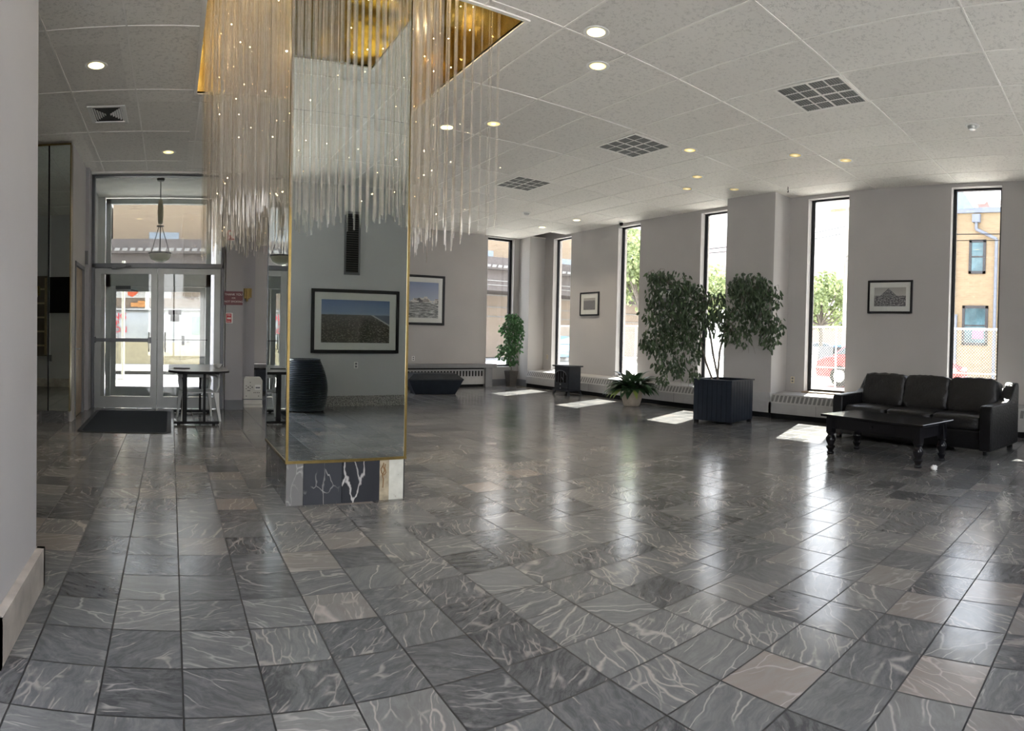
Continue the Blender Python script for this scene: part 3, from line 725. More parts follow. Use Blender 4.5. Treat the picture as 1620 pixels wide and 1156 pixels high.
# ------------------------------------------------------------------ pictures
def print_mat(kind):
    m, t = new_mat('print_'+kind)
    g = nd(t, 'TexCoord').outputs['Generated']; s = nd(t, 'SeparateXYZ'); t.links.new(g, s.inputs[0])
    X, Z = s.outputs[0], s.outputs[2]
    cv = nd(t, 'CombineXYZ'); t.links.new(X, cv.inputs[0]); t.links.new(Z, cv.inputs[1])
    V = cv.outputs[0]
    if kind == 'aerial':
        sky = ramp(t, Z, [(.62, (.32, .38, .45)), (.72, (.22, .30, .44)), (1, (.13, .20, .36))])
        sc = nd(t, 'VectorMath', operation='MULTIPLY'); t.links.new(V, sc.inputs[0]); sc.inputs[1].default_value = (30, 44, 1)
        vo = nd(t, 'TexVoronoi', ins={'Scale': 1.0}); t.links.new(sc.outputs[0], vo.inputs['Vector'])
        land = ramp(t, vo.outputs['Distance'], [(0, (.62, .60, .56)), (.22, (.2, .18, .15)), (.5, (.035, .035, .028))])
        n = noise(t, V, 7, 4); land = rgbmix(t, mth(t, 'MULTIPLY', n, .45), land, (.13, .115, .08))
        far = nd(t, 'MapRange'); t.links.new(Z, far.inputs[0]); far.inputs[1].default_value = .3; far.inputs[2].default_value = .66
        land = rgbmix(t, mth(t, 'MULTIPLY', far.outputs[0], .5), land, (.16, .155, .15))
        sea = mth(t, 'LESS_THAN', mth(t, 'ADD', X, mth(t, 'MULTIPLY', mth(t, 'SUBTRACT', .66, Z), 1.1)), mth(t, 'ADD', .26, mth(t, 'MULTIPLY', noise(t, V, 12, 2), .05)))
        land = rgbmix(t, sea, land, (.14, .17, .22))
        shore = mth(t, 'LESS_THAN', mth(t, 'ABSOLUTE', mth(t, 'SUBTRACT', mth(t, 'ADD', X, mth(t, 'MULTIPLY', mth(t, 'SUBTRACT', .66, Z), 1.1)), .265)), .02)
        land = rgbmix(t, shore, land, (.42, .43, .44))
        col = rgbmix(t, mth(t, 'GREATER_THAN', Z, mth(t, 'ADD', .645, mth(t, 'MULTIPLY', noise(t, V, 9, 3), .02))), land, sky)
    elif kind == 'bay':
        sky = ramp(t, Z, [(.4, (.42, .46, .56)), (1, (.24, .29, .44))])
        n = noise(t, V, 14, 5, .7)
        sc = nd(t, 'VectorMath', operation='MULTIPLY'); t.links.new(V, sc.inputs[0]); sc.inputs[1].default_value = (5, 26, 1)
        water = ramp(t, noise(t, sc.outputs[0], 1.3, 4, .7), [(.35, (.10, .11, .11)), (.5, (.22, .23, .23)), (.62, (.62, .63, .62))])
        dl = nd(t, 'VectorMath', operation='MULTIPLY'); t.links.new(V, dl.inputs[0]); dl.inputs[1].default_value = (9, 9, 1)
        vo = nd(t, 'TexVoronoi', distance='CHEBYCHEV', ins={'Scale': 1.0}); t.links.new(dl.outputs[0], vo.inputs['Vector'])
        sc3 = nd(t, 'SeparateColor'); t.links.new(vo.outputs['Color'], sc3.inputs[0]); bl = ramp(t, mth(t, 'MULTIPLY_ADD', n, .5, mth(t, 'MULTIPLY', sc3.outputs[0], .5)), [(.3, (.12, .12, .13)), (.55, (.40, .38, .35)), (.7, (.60, .58, .55))])
        edge = mth(t, 'ADD', .46, mth(t, 'MULTIPLY', mth(t, 'SUBTRACT', mth(t, 'FLOOR', mth(t, 'MULTIPLY', noise(t, V, 3.2, 2), 9)), 2.5), .055))
        col = rgbmix(t, mth(t, 'GREATER_THAN', Z, edge), bl, sky)
        col = rgbmix(t, mth(t, 'LESS_THAN', Z, mth(t, 'ADD', .38, mth(t, 'MULTIPLY', noise(t, V, 3, 3), .1))), col, water)
    else:
        n = noise(t, V, 16 if kind == 'pier' else 22, 5, .75)
        rows = nd(t, 'VectorMath', operation='MULTIPLY'); t.links.new(V, rows.inputs[0]); rows.inputs[1].default_value = (12, 30, 1)
        n2 = noise(t, rows.outputs[0], 1.5, 3)
        body = ramp(t, mth(t, 'ADD', mth(t, 'MULTIPLY', n, .6), mth(t, 'MULTIPLY', n2, .4)), [(.4, (.03, .03, .035)), (.5, (.16, .16, .17)), (.6, (.42, .42, .42))])
        sky = ramp(t, Z, [(.5, (.45, .44, .42)), (1, (.36, .36, .34))])
        peak = mth(t, 'MAXIMUM', mth(t, 'SUBTRACT', .95, mth(t, 'MULTIPLY', mth(t, 'ABSOLUTE', mth(t, 'SUBTRACT', X, .45)), 1.5)), mth(t, 'ADD', .56, mth(t, 'MULTIPLY', mth(t, 'SUBTRACT', n, .5), .3)))
        if kind != 'pier': peak = mth(t, 'ADD', .8, mth(t, 'MULTIPLY', mth(t, 'SUBTRACT', n, .5), .5))
        col = rgbmix(t, mth(t, 'GREATER_THAN', Z, peak), body, sky)
    pbsdf(t, Base_Color=col, Roughness=.25)
    return m
def picture(lab, loc, rz, wd, ht, mw, kind, fw=.035, group=None, tilt=0, mh=None):
    """local x along the wall, local -y out of it, z up; loc is the middle of the picture"""
    p = thing('framed_picture', lab, 'picture', loc, rz, group)
    p.rotation_euler = (0, tilt, rz)
    h, v = wd/2, ht/2; mh = mh or mw
    b = MB().box(-h, -h+fw, -.03, 0, -v, v).box(h-fw, h, -.03, 0, -v, v).box(-h+fw, h-fw, -.03, 0, v-fw, v).box(-h+fw, h-fw, -.03, 0, -v, -v+fw)
    b.build('frame', M_frame, p, bevel=.004)
    MB().box(-h+fw, h-fw, -.014, -.006, -v+fw, v-fw).build('mount', M_matte, p)
    MB().box(-h+fw+mw, h-fw-mw, -.0165, -.014, -v+fw+mh, v-fw-mh).build('print', print_mat(kind), p)
    MB().box(-h+fw, h-fw, -.021, -.019, -v+fw, v-fw).build('glazing', M_picglass, p)
    return p
picture('small framed black and white print on the wall above the sofa', (XW-.005, 3.975, 2.16), -PI/2, .82, .56, .085, 'pier', .035)
picture('small square framed print on the wall above the black stove', (XW-.005, 11.70, 2.18), -PI/2, .74, .58, .11, 'group', .035)
picture('framed print half hidden behind the leafy tree', (XW-.005, 9.08, 2.15), -PI/2, .74, .56, .09, 'group', .035)
picture('large framed waterfront photograph on the far wall above the slatted heater', (6.0, YF-.005, 2.21), 0, 1.62, 1.26, .12, 'bay', .06)
picture('large framed aerial city photograph seen in the pillar mirror', (3.34, YB+.005, 1.55), PI, 1.69, 1.16, .13, 'aerial', .06)

# ------------------------------------------------------------------ back wall things seen in the mirror
g = thing('wall_grille', 'tall dark louvred grille high on the back wall, seen in the pillar mirror', 'grille', (3.25, YB, 0))
MB().box(-.15, -.12, 0, .03, 2.40, 3.55).box(.12, .15, 0, .03, 2.40, 3.55).box(-.12, .12, 0, .03, 2.40, 2.44).box(-.12, .12, 0, .03, 3.51, 3.55).build('grille_frame', M_grey, g)
MB().box(-.12, .12, 0, .004, 2.44, 3.51).build('duct', M_dslot, g)
b = MB()
for i in range(26): b.hexa([(-.12, .006, 2.45+i*.041), (.12, .006, 2.45+i*.041), (.12, .024, 2.445+i*.041), (-.12, .024, 2.445+i*.041)], [(-.12, .006, 2.456+i*.041), (.12, .006, 2.456+i*.041), (.12, .024, 2.451+i*.041), (-.12, .024, 2.451+i*.041)])
b.build('louvres', mat('louvre_paint', (.07, .065, .06), .5), g)
u = thing('ribbed_urn', 'tall black ribbed urn by the back wall, seen in the pillar mirror', 'urn', (2.28, -1.1, 0))
prof = [(.02, 0.0), (.27, 0.0)]
for i in range(60):
    z = .01+i*.0145; f = z/.88
    r = .285+.125*math.sin(PI*(.12+f*.80))-.06*f*f
    prof.append((r+(.013 if i % 2 else 0), z))
prof += [(.27, .885), (.24, .885), (.22, .85), (.02, .80)]
MB().lathe(prof, 40).build('urn_body', M_urn, u, smooth=True)
def outlet(lab, loc, rz, group='wall outlets', mt=None):
    q = thing('wall_outlet', lab, 'outlet', loc, rz, group)
    MB().box(-.038, .038, -.007, 0, -.06, .06).build('plate', mt or M_plas, q, bevel=.003)
    for z in (-.026, .026): MB().box(-.018, .018, -.010, -.006, z-.016, z+.016).build('socket', M_grey, q)
outlet('white outlet under the aerial photograph in the pillar mirror', (3.36, YB, .75), PI)
outlet('white outlet above the slatted heater on the far wall', (5.97, YF, .73), 0)
outlet('ivory outlet on the wall between the big pilaster and the sofa window', (XW, 5.87, .66), -PI/2, mt=M_ivory)
outlet('ivory outlet low in the far right corner recess', (XW, 13.47, .80), -PI/2, mt=M_ivory)

# ------------------------------------------------------------------ heaters along the walls
def convector(lab, y0, y1, ends=True):
    """cabinet heater along the window wall with a sloping slotted top"""
    c = thing('cabinet_heater', lab, 'heater', (XW, (y0+y1)/2, 0)); h = (y1-y0)/2-.004
    B = [(-.57, .09), (-.57, .27), (-.49, .42), (-.002, .44), (-.002, .09)]
    # cabinet section in x,z extruded along y
    MB().prism([(-.002, .09), (-.555, .09), (-.555, .27), (-.47, .425), (-.002, .445)], 'y', -h, h).build('cabinet', M_conv, c)
    MB().box(-.53, -.01, -h, h, 0, .09).build('kickboard', M_black, c)
    s = MB(); n = int((2*h)/.085); 
    for i in range(n):
        y = -h+(i+.5)*(2*h)/n; hw_ = (2*h)/n*.30
        # slots in the slope
        a0, a1 = .14, .84
        P = lambda f, o: (-.555+.085*f-o*.88, .27+.155*f+o*.48)
        (xa, za), (xb, zb_) = P(a0, .003), P(a1, .003)
        s.quad((xa, y-hw_, za), (xa, y+hw_, za), (xb, y+hw_, zb_), (xb, y-hw_, zb_))
    s.build('slots', M_convd, c, rec=False)
    k = -h+1.2
    while k < h-.3:
        MB().box(-.558, -.552, k-.002, k+.002, .09, .27).build('panel_joint', M_convd, c); k += 1.35
    return c
convector('long grey heater cabinet under the far window-wall windows, behind the stove', 7.10, 13.66)
convector('grey heater cabinet under the sofa-side windows', YB+.05, 6.0)
pc = thing('pilaster_skirt', 'flared grey metal skirt round the foot of the big pilaster', 'skirting', (9.07, 6.56, 0))
MB().prism([(0, .09), (-.055, .09), (-.055, .28), (-.015, .44), (0, .44)], 'y', -.56, .55).build('side_panel', M_conv, pc)
MB().prism([(-.54, .09), (-.595, .09), (-.595, .28), (-.555, .44), (-.54, .44)], 'x', -.055, -.0).build('corner_panel', M_conv, pc)
MB().hexa([(-.055, -.595, .09), (.5, -.595, .09), (.5, -.54, .09), (-.055, -.54, .09)], [(-.055, -.595, .28), (.5, -.595, .28), (.5, -.54, .28), (-.055, -.54, .28)]).hexa([(-.055, -.595, .28), (.5, -.595, .28), (.5, -.54, .28), (-.055, -.54, .28)], [(-.015, -.555, .44), (.5, -.555, .44), (.5, -.54, .44), (-.015, -.54, .44)]).build('front_panel', M_conv, pc)
MB().box(-.04, .5, -.58, .55, 0, .09).build('kickboard', M_black, pc)
fc = thing('slatted_heater', 'long low heater with a grey shelf under the waterfront photograph', 'heater', (4.6, YF, 0))
MB().box(-3.3, 3.30, -.26, -.005, .07, .46).build('cabinet', M_conv, fc)
MB().box(-3.3, 3.28, -.24, -.01, 0, .07).build('kickboard', M_black, fc)
MB().box(-3.3, 3.62, -.34, -.005, .50, .60).build('shelf', M_shelf, fc, bevel=.004)
MB().box(3.30, 3.50, -.32, -.005, 0, .50).build('end_panel', M_shelf, fc)
MB().box(-3.3, 3.28, -.25, -.01, .46, .50).build('shadow_gap', M_black, fc)
s = MB()
for i in range(72):
    x = -3.2+i*.09
    s.hexa([(x, -.263, .28), (x+.045, -.263, .28), (x+.045, -.26, .28), (x, -.26, .28)], [(x, -.263, .42), (x+.045, -.263, .42), (x+.045, -.26, .42), (x, -.26, .42)])
s.build('slots', M_dslot, fc)

# ------------------------------------------------------------------ stove
s = thing('electric_stove', 'black free-standing electric stove with a glazed door, by the heater cabinet', 'stove', (8.62, 11.30, 0))
MB().box(-.17, .17, -.28, .28, .13, .66).build('body', M_stove, s, bevel=.008)
MB().box(-.21, .20, -.33, .33, .66, .69).build('top_plate', M_stove, s, bevel=.006)
MB().box(-.21, .18, -.31, .31, .10, .13).build('base_plate', M_stove, s, bevel=.006)
for sx in (-1, 1):
    for sy in (-1, 1):
        MB().hexa([(sx*.19-.015, sy*.30-.02, 0), (sx*.19+.015, sy*.30-.02, 0), (sx*.19+.015, sy*.30+.02, 0), (sx*.19-.015, sy*.30+.02, 0)],
                  [(sx*.15-.02, sy*.25-.03, .11), (sx*.15+.02, sy*.25-.03, .11), (sx*.15+.02, sy*.25+.03, .11), (sx*.15-.02, sy*.25+.03, .11)]).build('leg', M_stove, s)
d = MB().box(-.19, -.17, -.25, .25, .20, .62).build('door', M_stove, s, bevel=.004)
arch = [(-.19, .30), (.19, .30), (.19, .47)]+[(.19*math.cos(a), .47+.09*math.sin(a)) for a in [PI*i/10 for i in range(1, 10)]]+[(-.19, .47)]
MB().prism(arch, 'x', -.194, -.188).build('door_glass', M_lacq, d)
bar = MB()
bar.tube([(-.197, .2*math.cos(a), .475+.10*math.sin(a)) for a in [PI*i/12 for i in range(13)]], .007)
for y in (-.1, 0, .1): bar.box(-.199, -.195, y-.004, y+.004, .30, .56)
bar.tube([(-.2, -.04, .42), (-.215, -.12, .36)], .008)
bar.build('door_bars', M_grey, d)
MB().box(-.195, -.172, -.24, .24, .14, .19).build('ash_drawer', M_stove, s, bevel=.003)
for z_ in (.255, .165): MB().sphere((-.205, 0, z_), .016).build('knob', M_alu, s, smooth=True)

# ------------------------------------------------------------------ leaves
def leaf_cloud(pts, mt, parent, name='foliage', L=.085, W=.034, droop=.9, seed=1, fold=.25):
    rnd = random.Random(seed); b = MB()
    for (p, dirv) in pts:
        l = L*rnd.uniform(.65, 1.25); wd = W*rnd.uniform(.8, 1.2)
        d = Vector((rnd.gauss(0, .6), rnd.gauss(0, .6), rnd.gauss(-droop, .45)))+dirv*.6
        d.normalize(); sd = d.cross(Vector((rnd.gauss(0, 1), rnd.gauss(0, 1), rnd.gauss(0, .4)))).normalized(); up = sd.cross(d)
        p = Vector(p)
        a = p; q = p+d*l
        m1 = p+d*(l*.35); m2 = p+d*(l*.72)+Vector((0, 0, -l*.05))
        c1 = up*(-wd*fold)
        b.add([a, m1+sd*wd*.5, m2+sd*wd*.42, q, m2-sd*wd*.42, m1-sd*wd*.5, m1+c1, m2+c1],
              [(0, 6, 1), (1, 6, 7, 2), (2, 7, 3), (0, 5, 6), (5, 4, 7, 6), (4, 3, 7)])
    return b.build(name, mt, parent, rec=False)
def leaf_mat(name, c1, c2, tr=.35, rough=.35):
    m, t = new_mat(name)
    tc = nd(t, 'TexCoord').outputs['Object']
    gi = nd(t, 'NewGeometry')
    r = ramp(t, gi.outputs['Random Per Island'], [(0, c1), (.75, c2), (1, tuple(k*1.5 for k in c2))])
    n = noise(t, tc, 5, 2)
    col = rgbmix(t, mth(t, 'MULTIPLY', n, .3), r, c1)
    p = nd(t, 'BsdfPrincipled', ins={'Roughness': rough}); t.links.new(col, p.inputs['Base Color'])
    tl = nd(t, 'BsdfTranslucent'); t.links.new(col, tl.inputs[0])
    mx = nd(t, 'MixShader', ins={0: tr}); t.links.new(p.outputs[0], mx.inputs[1]); t.links.new(tl.outputs[0], mx.inputs[2])
    o = nd(t, 'OutputMaterial'); t.links.new(mx.outputs[0], o.inputs[0]); return m
M_leaf = leaf_mat('ficus_leaf', (.03, .052, .026), (.06, .095, .045), .25)
M_leaf2 = leaf_mat('small_ficus_leaf', (.04, .10, .04), (.08, .19, .075))
M_leaf3 = leaf_mat('broad_leaf', (.018, .05, .022), (.04, .09, .035), .15, .3)

# big weeping tree in a boarded planter
tr = thing('potted_ficus', 'large weeping fig tree in a dark boarded square planter box', 'potted plant', (8.02, 6.26, 0))
ang = math.radians(7)
pl = bpy.data.objects.new('planter', None)
wv = MB(); S = .36
def rotp(x, y): return (x*math.cos(ang)-y*math.sin(ang), x*math.sin(ang)+y*math.cos(ang))
def rbox(b, x0, x1, y0, y1, z0, z1):
    c = [rotp(x, y) for x, y in ((x0, y0), (x1, y0), (x1, y1), (x0, y1))]
    return b.hexa([(p[0], p[1], z0) for p in c], [(p[0], p[1], z1) for p in c])
b = MB()
for side in range(4):
    n = 8
    for i in range(n):
        a0 = -S+i*(2*S)/n+.004; a1 = -S+(i+1)*(2*S)/n-.004
        if side == 0: rbox(b, a0, a1, -S, -S+.02, .04, .69)
        if side == 1: rbox(b, a0, a1, S-.02, S, .04, .69)
        if side == 2: rbox(b, -S, -S+.02, a0, a1, .04, .69)
        if side == 3: rbox(b, S-.02, S, a0, a1, .04, .69)
pb = b.build('planter_boards', M_navy, tr)
b = MB(); rbox(b, -S+.008, S-.008, -S+.008, -S+.014, .04, .69); rbox(b, -S+.008, S-.008, S-.014, S-.008, .04, .69); rbox(b, -S+.008, -S+.014, -S, S, .04, .69); rbox(b, S-.014, S-.008, -S+.01, S-.01, .04, .69)
b.build('planter_lining', M_black, tr)
b = MB(); T_ = .03
rbox(b, -S-.02, S+.02, -S-.02, -S+T_, .69, .712); rbox(b, -S-.02, S+.02, S-T_, S+.02, .69, .712); rbox(b, -S-.02, -S+T_, -S+T_, S-T_, .69, .712); rbox(b, S-T_, S+.02, -S+T_, S-T_, .69, .712)
b.build('planter_rim', M_navy, tr)
for sx in (-1, 1):
    for sy in (-1, 1): b = MB(); rbox(b, sx*(S-.04)-.03, sx*(S-.04)+.03, sy*(S-.04)-.03, sy*(S-.04)+.03, 0, .04); b.build('planter_foot', M_black, tr)
b = MB(); rbox(b, -S+.02, S-.02, -S+.02, S-.02, .55, .62); b.build('soil', M_soil, tr)
RV = Vector((.613, -.79, 0)); FV = Vector((.79, .613, 0))
def LP(dpx, row, dep=0):  # metres right of the planter centre seen from the entrance, height, depth
    return RV*(dpx/96.0)+FV*dep+Vector((0, 0, 1.3275+(543-row)/96.0))
rnd = random.Random(3)
trunk = MB()
O = Vector((-.12, .05, .6))
stems = [[O, LP(-8, 560, -.02), LP(-2, 530), LP(6, 500, .05), LP(30, 470, .1), LP(45, 455, .1)],
         [O+Vector((.03, -.03, 0)), LP(-18, 565, -.05), LP(-24, 530), LP(-35, 500, -.05), LP(-62, 465, -.1), LP(-82, 448, -.1)],
         [O+Vector((-.04, .02, 0)), LP(-30, 575, -.02), LP(-38, 545), LP(-42, 515, .1), LP(-58, 490, .1), LP(-95, 480, .1)],
         [LP(-2, 530), LP(20, 500, .05), LP(48, 490, 0), LP(75, 488, -.05)],
         [LP(-35, 500, -.05), LP(-20, 470, -.15), LP(-5, 455, -.2)], [LP(-42, 515, .1), LP(-80, 520, .05), LP(-105, 530, 0)],
         [LP(6, 500, .05), LP(-10, 488, -.1), LP(-40, 480, -.2)], [LP(30, 470, .1), LP(60, 450, .15), LP(80, 465, .2)]]
for i, st_ in enumerate(stems):
    r0 = .019 if i < 3 else .010
    trunk.tube(st_, [max(.004, r0*(1-.75*k/(len(st_)-1))) for k in range(len(st_))], 8)
trunk.build('trunk', M_bark, tr, smooth=True)
# crowns: (dpx,row,radius px x,radius px y,depth,count); dpx 0 = pixel 1152ish
CL = [(-85, 455, 38, 26, -.1, 260), (-112, 440, 20, 12, -.1, 70), (-60, 470, 34, 24, 0, 240), (-95, 500, 42, 26, -.1, 300), (-118, 470, 14, 22, 0, 60), (-110, 545, 28, 24, -.05, 200), (-80, 530, 36, 30, 0, 280), (-90, 580, 26, 22, 0, 140),
      (-50, 510, 34, 34, -.15, 300), (-60, 555, 26, 34, 0, 170), (-48, 595, 10, 16, 0, 40), (-100, 605, 10, 10, 0, 30), (-20, 490, 30, 30, -.2, 200), (-5, 515, 22, 26, -.1, 130), (8, 530, 16, 18, -.1, 60), (-125, 550, 12, 12, 0, 50),
      (38, 450, 34, 22, .1, 260), (62, 470, 28, 28, .1, 270), (30, 480, 28, 30, .05, 240), (52, 505, 34, 26, 0, 260), (72, 530, 18, 24, 0, 140), (85, 515, 12, 18, 0, 60), (28, 535, 18, 16, 0, 60), (15, 455, 18, 14, .1, 70), (-72, 590, 12, 12, 0, 40)]
pts = []; tw = MB()
for (dx, row, rx, ry, dep, n) in CL:
    cen = LP(dx, row, dep)
    for k in range(int(n*.86)):
        while True:
            a = Vector((rnd.uniform(-1, 1), rnd.uniform(-1, 1), rnd.uniform(-1, 1)))
            if a.length < 1: break
        p = cen+RV*(a.x*rx/96)+FV*(a.y*.30)+Vector((0, 0, a.z*ry/96))
        pts.append((p, Vector((0, 0, -.6))+RV*(a.x*.5)))
    for k in range(max(3, n//35)):
        a = Vector((rnd.uniform(-.8, .8), rnd.uniform(-.8, .8), rnd.uniform(-.2, .8)))
        p = cen+RV*(a.x*rx/96)+FV*(a.y*.25)+Vector((0, 0, a.z*ry/96)); q = p+RV*rnd.uniform(-.08, .08)+Vector((0, 0, -rnd.uniform(.12, .3)))
        tw.tube([cen, (cen+p)/2+Vector((0, 0, .06)), p, q], [.004, .0035, .003, .0015], 5)
tw.build('twigs', M_bark, tr)
leaf_cloud(pts, M_leaf, tr, 'foliage', .098, .042, .9, 4)

# small fig in the corner
t2 = thing('corner_ficus', 'slim fig tree in a tall tapered dark pot, in the far corner by the window', 'potted plant', (8.66, 13.84, 0))
MB().hexa([(-.09, -.09, 0), (.09, -.09, 0), (.09, .09, 0), (-.09, .09, 0)], [(-.14, -.14, .42), (.14, -.14, .42), (.14, .14, .42), (-.14, .14, .42)]).build('pot', mat('dark_planter', (.06, .055, .05), .4, var=.2), t2, bevel=.005)
MB().box(-.12, .12, -.12, .12, .40, .425).build('soil', M_soil, t2)
MB().tube([(0, 0, .4), (-.02, 0, .7), (.02, .01, 1.0), (.0, 0, 1.3), (.03, 0, 1.6), (0, 0, 1.85)], [.013, .012, .010, .009, .007, .004]).tube([(.02, 0, .9), (-.1, 0, 1.1), (-.2, -.02, 1.15)], .004).tube([(0, 0, .7), (-.12, 0, .85), (-.22, 0, .8)], .004).tube([(0, 0, 1.3), (-.1, 0, 1.55), (-.3, 0, 1.6)], .004).build('trunk', M_bark, t2, smooth=True)
pts = []
RV2 = Vector((.85, -.53, 0)); FV2 = Vector((.53, .85, 0))
for (x, z, rx, rz, n) in ((0, 1.85, .2, .12, 90), (.05, 1.7, .27, .2, 170), (-.22, 1.55, .14, .18, 60), (.12, 1.45, .24, .25, 170), (-.02, 1.25, .22, .22, 120), (.1, 1.1, .2, .2, 90), (-.1, .98, .22, .17, 90), (-.3, 1.0, .1, .15, 35), (-.02, .78, .2, .16, 80), (-.3, .8, .1, .1, 20), (.08, .65, .12, .1, 35)):
    for k in range(n):
        while True:
            a = Vector((rnd.uniform(-1, 1), rnd.uniform(-1, 1), rnd.uniform(-1, 1)))
            if a.length < 1: break
        p = RV2*(x+a.x*rx)+FV2*(a.y*.12)+Vector((0, 0, z+a.z*rz))
        pts.append((p, Vector((0, 0, -.3))))
leaf_cloud(pts, M_leaf2, t2, 'foliage', .095, .05, .8, 9)

# peace lily style floor plant
t3 = thing('leafy_pot_plant', 'broad-leaved plant in a beige clay pot beside the heater cabinet', 'potted plant', (8.42, 8.90, 0))
MB().lathe([(.01, 0), (.15, 0), (.17, .03), (.205, .16), (.215, .28), (.22, .32), (.20, .325), (.19, .29), (.01, .28)], 28).build('clay_pot', M_pot, t3, smooth=True)
MB().lathe([(.01, .27), (.195, .275), (.19, .29), (.01, .295)], 20).build('soil', M_soil, t3)
def big_leaf(b, base, az, elev, L, W, rnd):
    d = Vector((math.cos(az)*math.cos(elev), math.sin(az)*math.cos(elev), math.sin(elev))); sd = Vector((-math.sin(az), math.cos(az), 0))
    pts = []; p = Vector(base); n = 9; cur = elev
    spine = [p.copy()]
    for i in range(n):
        cur -= .13+.06*rnd.random(); dd = Vector((math.cos(az)*math.cos(cur), math.sin(az)*math.cos(cur), math.sin(cur)))
        p = p+dd*(L/n); spine.append(p.copy())
    prof = [.06, .06, .06, .55, .9, 1.0, .92, .72, .4, .02]
    vs = []; fs = []
    for i, q in enumerate(spine):
        wd = W*prof[i]/2; nrm = Vector((0, 0, 1))
        vs += [q+sd*wd+nrm*wd*.25, q, q-sd*wd+nrm*wd*.25]
    for i in range(n):
        a = i*3; fs += [(a, a+1, a+4, a+3), (a+1, a+2, a+5, a+4)]
    b.add(vs, fs)
rr = random.Random(8); b = MB()
for i in range(150):
    az = rr.uniform(0, 2*PI); el = rr.uniform(.55, 1.65); L = rr.uniform(.34, .60)
    big_leaf(b, (math.cos(az)*.08, math.sin(az)*.08, .29), az, el, L, rr.uniform(.11, .17), rr)
b.build('leaves', M_leaf3, t3, smooth=True, rec=False)
b = MB()
for i in range(5):
    az = rr.uniform(2.2, 4.6); big_leaf(b, (math.cos(az)*.1, math.sin(az)*.1, .29), az, .5, .5, .09, rr)
b.build('pale_leaves', leaf_mat('pale_leaf', (.2, .28, .06), (.3, .38, .1), .3), t3, smooth=True, rec=False)['label'] = 'yellowing drooping leaves'
for x, y, z in ((-.05, -.10, .62), (-.17, -.12, .55), (-.12, -.2, .50), (-.02, -.26, .47)): MB().sphere((x, y, z), .028, 8, (1, .6, 1.3)).build('white_flower', M_white, t3, smooth=True)

# ------------------------------------------------------------------ sofa
sf = thing('leather_sofa', 'black leather three-seat sofa with loose cushions below the window wall', 'sofa', (8.0, 2.79, 0), math.radians(-100.4))
L_, D_ = 1.235, .46
MB().box(-L_+.06, L_-.06, -D_+.02, D_-.04, .06, .30).build('base', M_leather, sf, bevel=.02, smooth=True)
for s_ in (-1, 1):
    # arm: scooped top running up to the back
    prof = [(-D_, .05), (-D_, .585), (-D_+.03, .615), (.10, .635), (.20, .68), (.27, .77), (.33, .85), (.38, .87), (D_, .87), (D_+.02, .82), (D_+.02, .05)]
    a = MB().prism([(y, z) for y, z in prof], 'x', (-L_ if s_ < 0 else L_-.17), (-L_+.17 if s_ < 0 else L_))
    a.build('arm', M_leather, sf, bevel=.025, seg=3, smooth=True)
MB().prism([(.24, .28), (.24, .72), (.33, .79), (.44, .79), (.48, .75), (.48, .06), (.30, .06)], 'x', -L_+.15, L_-.15).build('back_frame', M_leather, sf, bevel=.03, seg=3, smooth=True)
wdt = (2*L_-.34)/3
for i in range(3):
    x = -L_+.17+wdt*(i+.5)
    blob('seat_cushion', M_leather2, sf, (wdt-.01, .66, .20), (x, -.12, .385), 4, seed=i, exp=7, wr=.005)
    blob('back_cushion', M_leather2, sf, (wdt+.015, .27, .50), (x, .16, .67), 4, seed=i+7, exp=6.5, wr=.006, rot=(-.22, 0, 0))
for sx in (-1, 1):
    for sy in (-1, 1): MB().box(sx*(L_-.09)-.03, sx*(L_-.09)+.03, sy*(D_-.06)-.03, sy*(D_-.06)+.03, 0, .06).build('foot', M_lacq, sf)

# ------------------------------------------------------------------ coffee table
ct = thing('coffee_table', 'black lacquered coffee table with turned legs in front of the sofa', 'table', (6.70, 2.80, 0), math.radians(-102.1))
MB().box(-.73, .73, -.345, .345, .452, .482).build('tabletop', M_lacq, ct, bevel=.006)
b = MB().box(-.62, .62, -.27, -.25, .31, .452).box(-.62, .62, .25, .27, .31, .452).box(-.63, -.61, -.25, .25, .31, .452).box(.61, .63, -.25, .25, .31, .452)
b.build('apron', M_lacq, ct)
dr = MB().box(-.32, .32, -.285, -.27, .325, .44).build('drawer', M_lacq, ct, bevel=.003)
MB().sphere((0, -.297, .383), .014).build('knob', M_black, dr, smooth=True)
lp = [(a*1.35, z) for a, z in [(.028, 0), (.034, .015), (.03, .03), (.022, .035), (.03, .06), (.043, .085), (.036, .10), (.026, .105), (.03, .12), (.044, .16), (.046, .19), (.032, .225), (.026, .235), (.038, .25), (.038, .262)]]
for sx in (-1, 1):
    for sy in (-1, 1):
        MB().lathe(lp, 16, c=(sx*.625, sy*.262, 0)).box(sx*.625-.042, sx*.625+.042, sy*.262-.042, sy*.262+.042, .262, .452).build('leg', M_lacq, ct, smooth=True)
b = MB(); r_ = random.Random(4); 
cp = [(6.27, 2.02)]
c = blob('tissue', mat('white_tissue', (.75, .75, .73), .8), None, (.075, .06, .055), (6.26, 2.04, .027), 3, seed=5, exp=2.5, wr=.006)
tag(c, 'crumpled white tissue on the floor by the coffee table leg', 'tissue')
c = blob('paper_scrap', mat('paper_scrap', (.8, .78, .7), .8), None, (.02, .016, .01), (6.85, 1.46, .005), 2, exp=2.5)
tag(c, 'tiny pale scrap on the floor right of the coffee table', 'scrap')

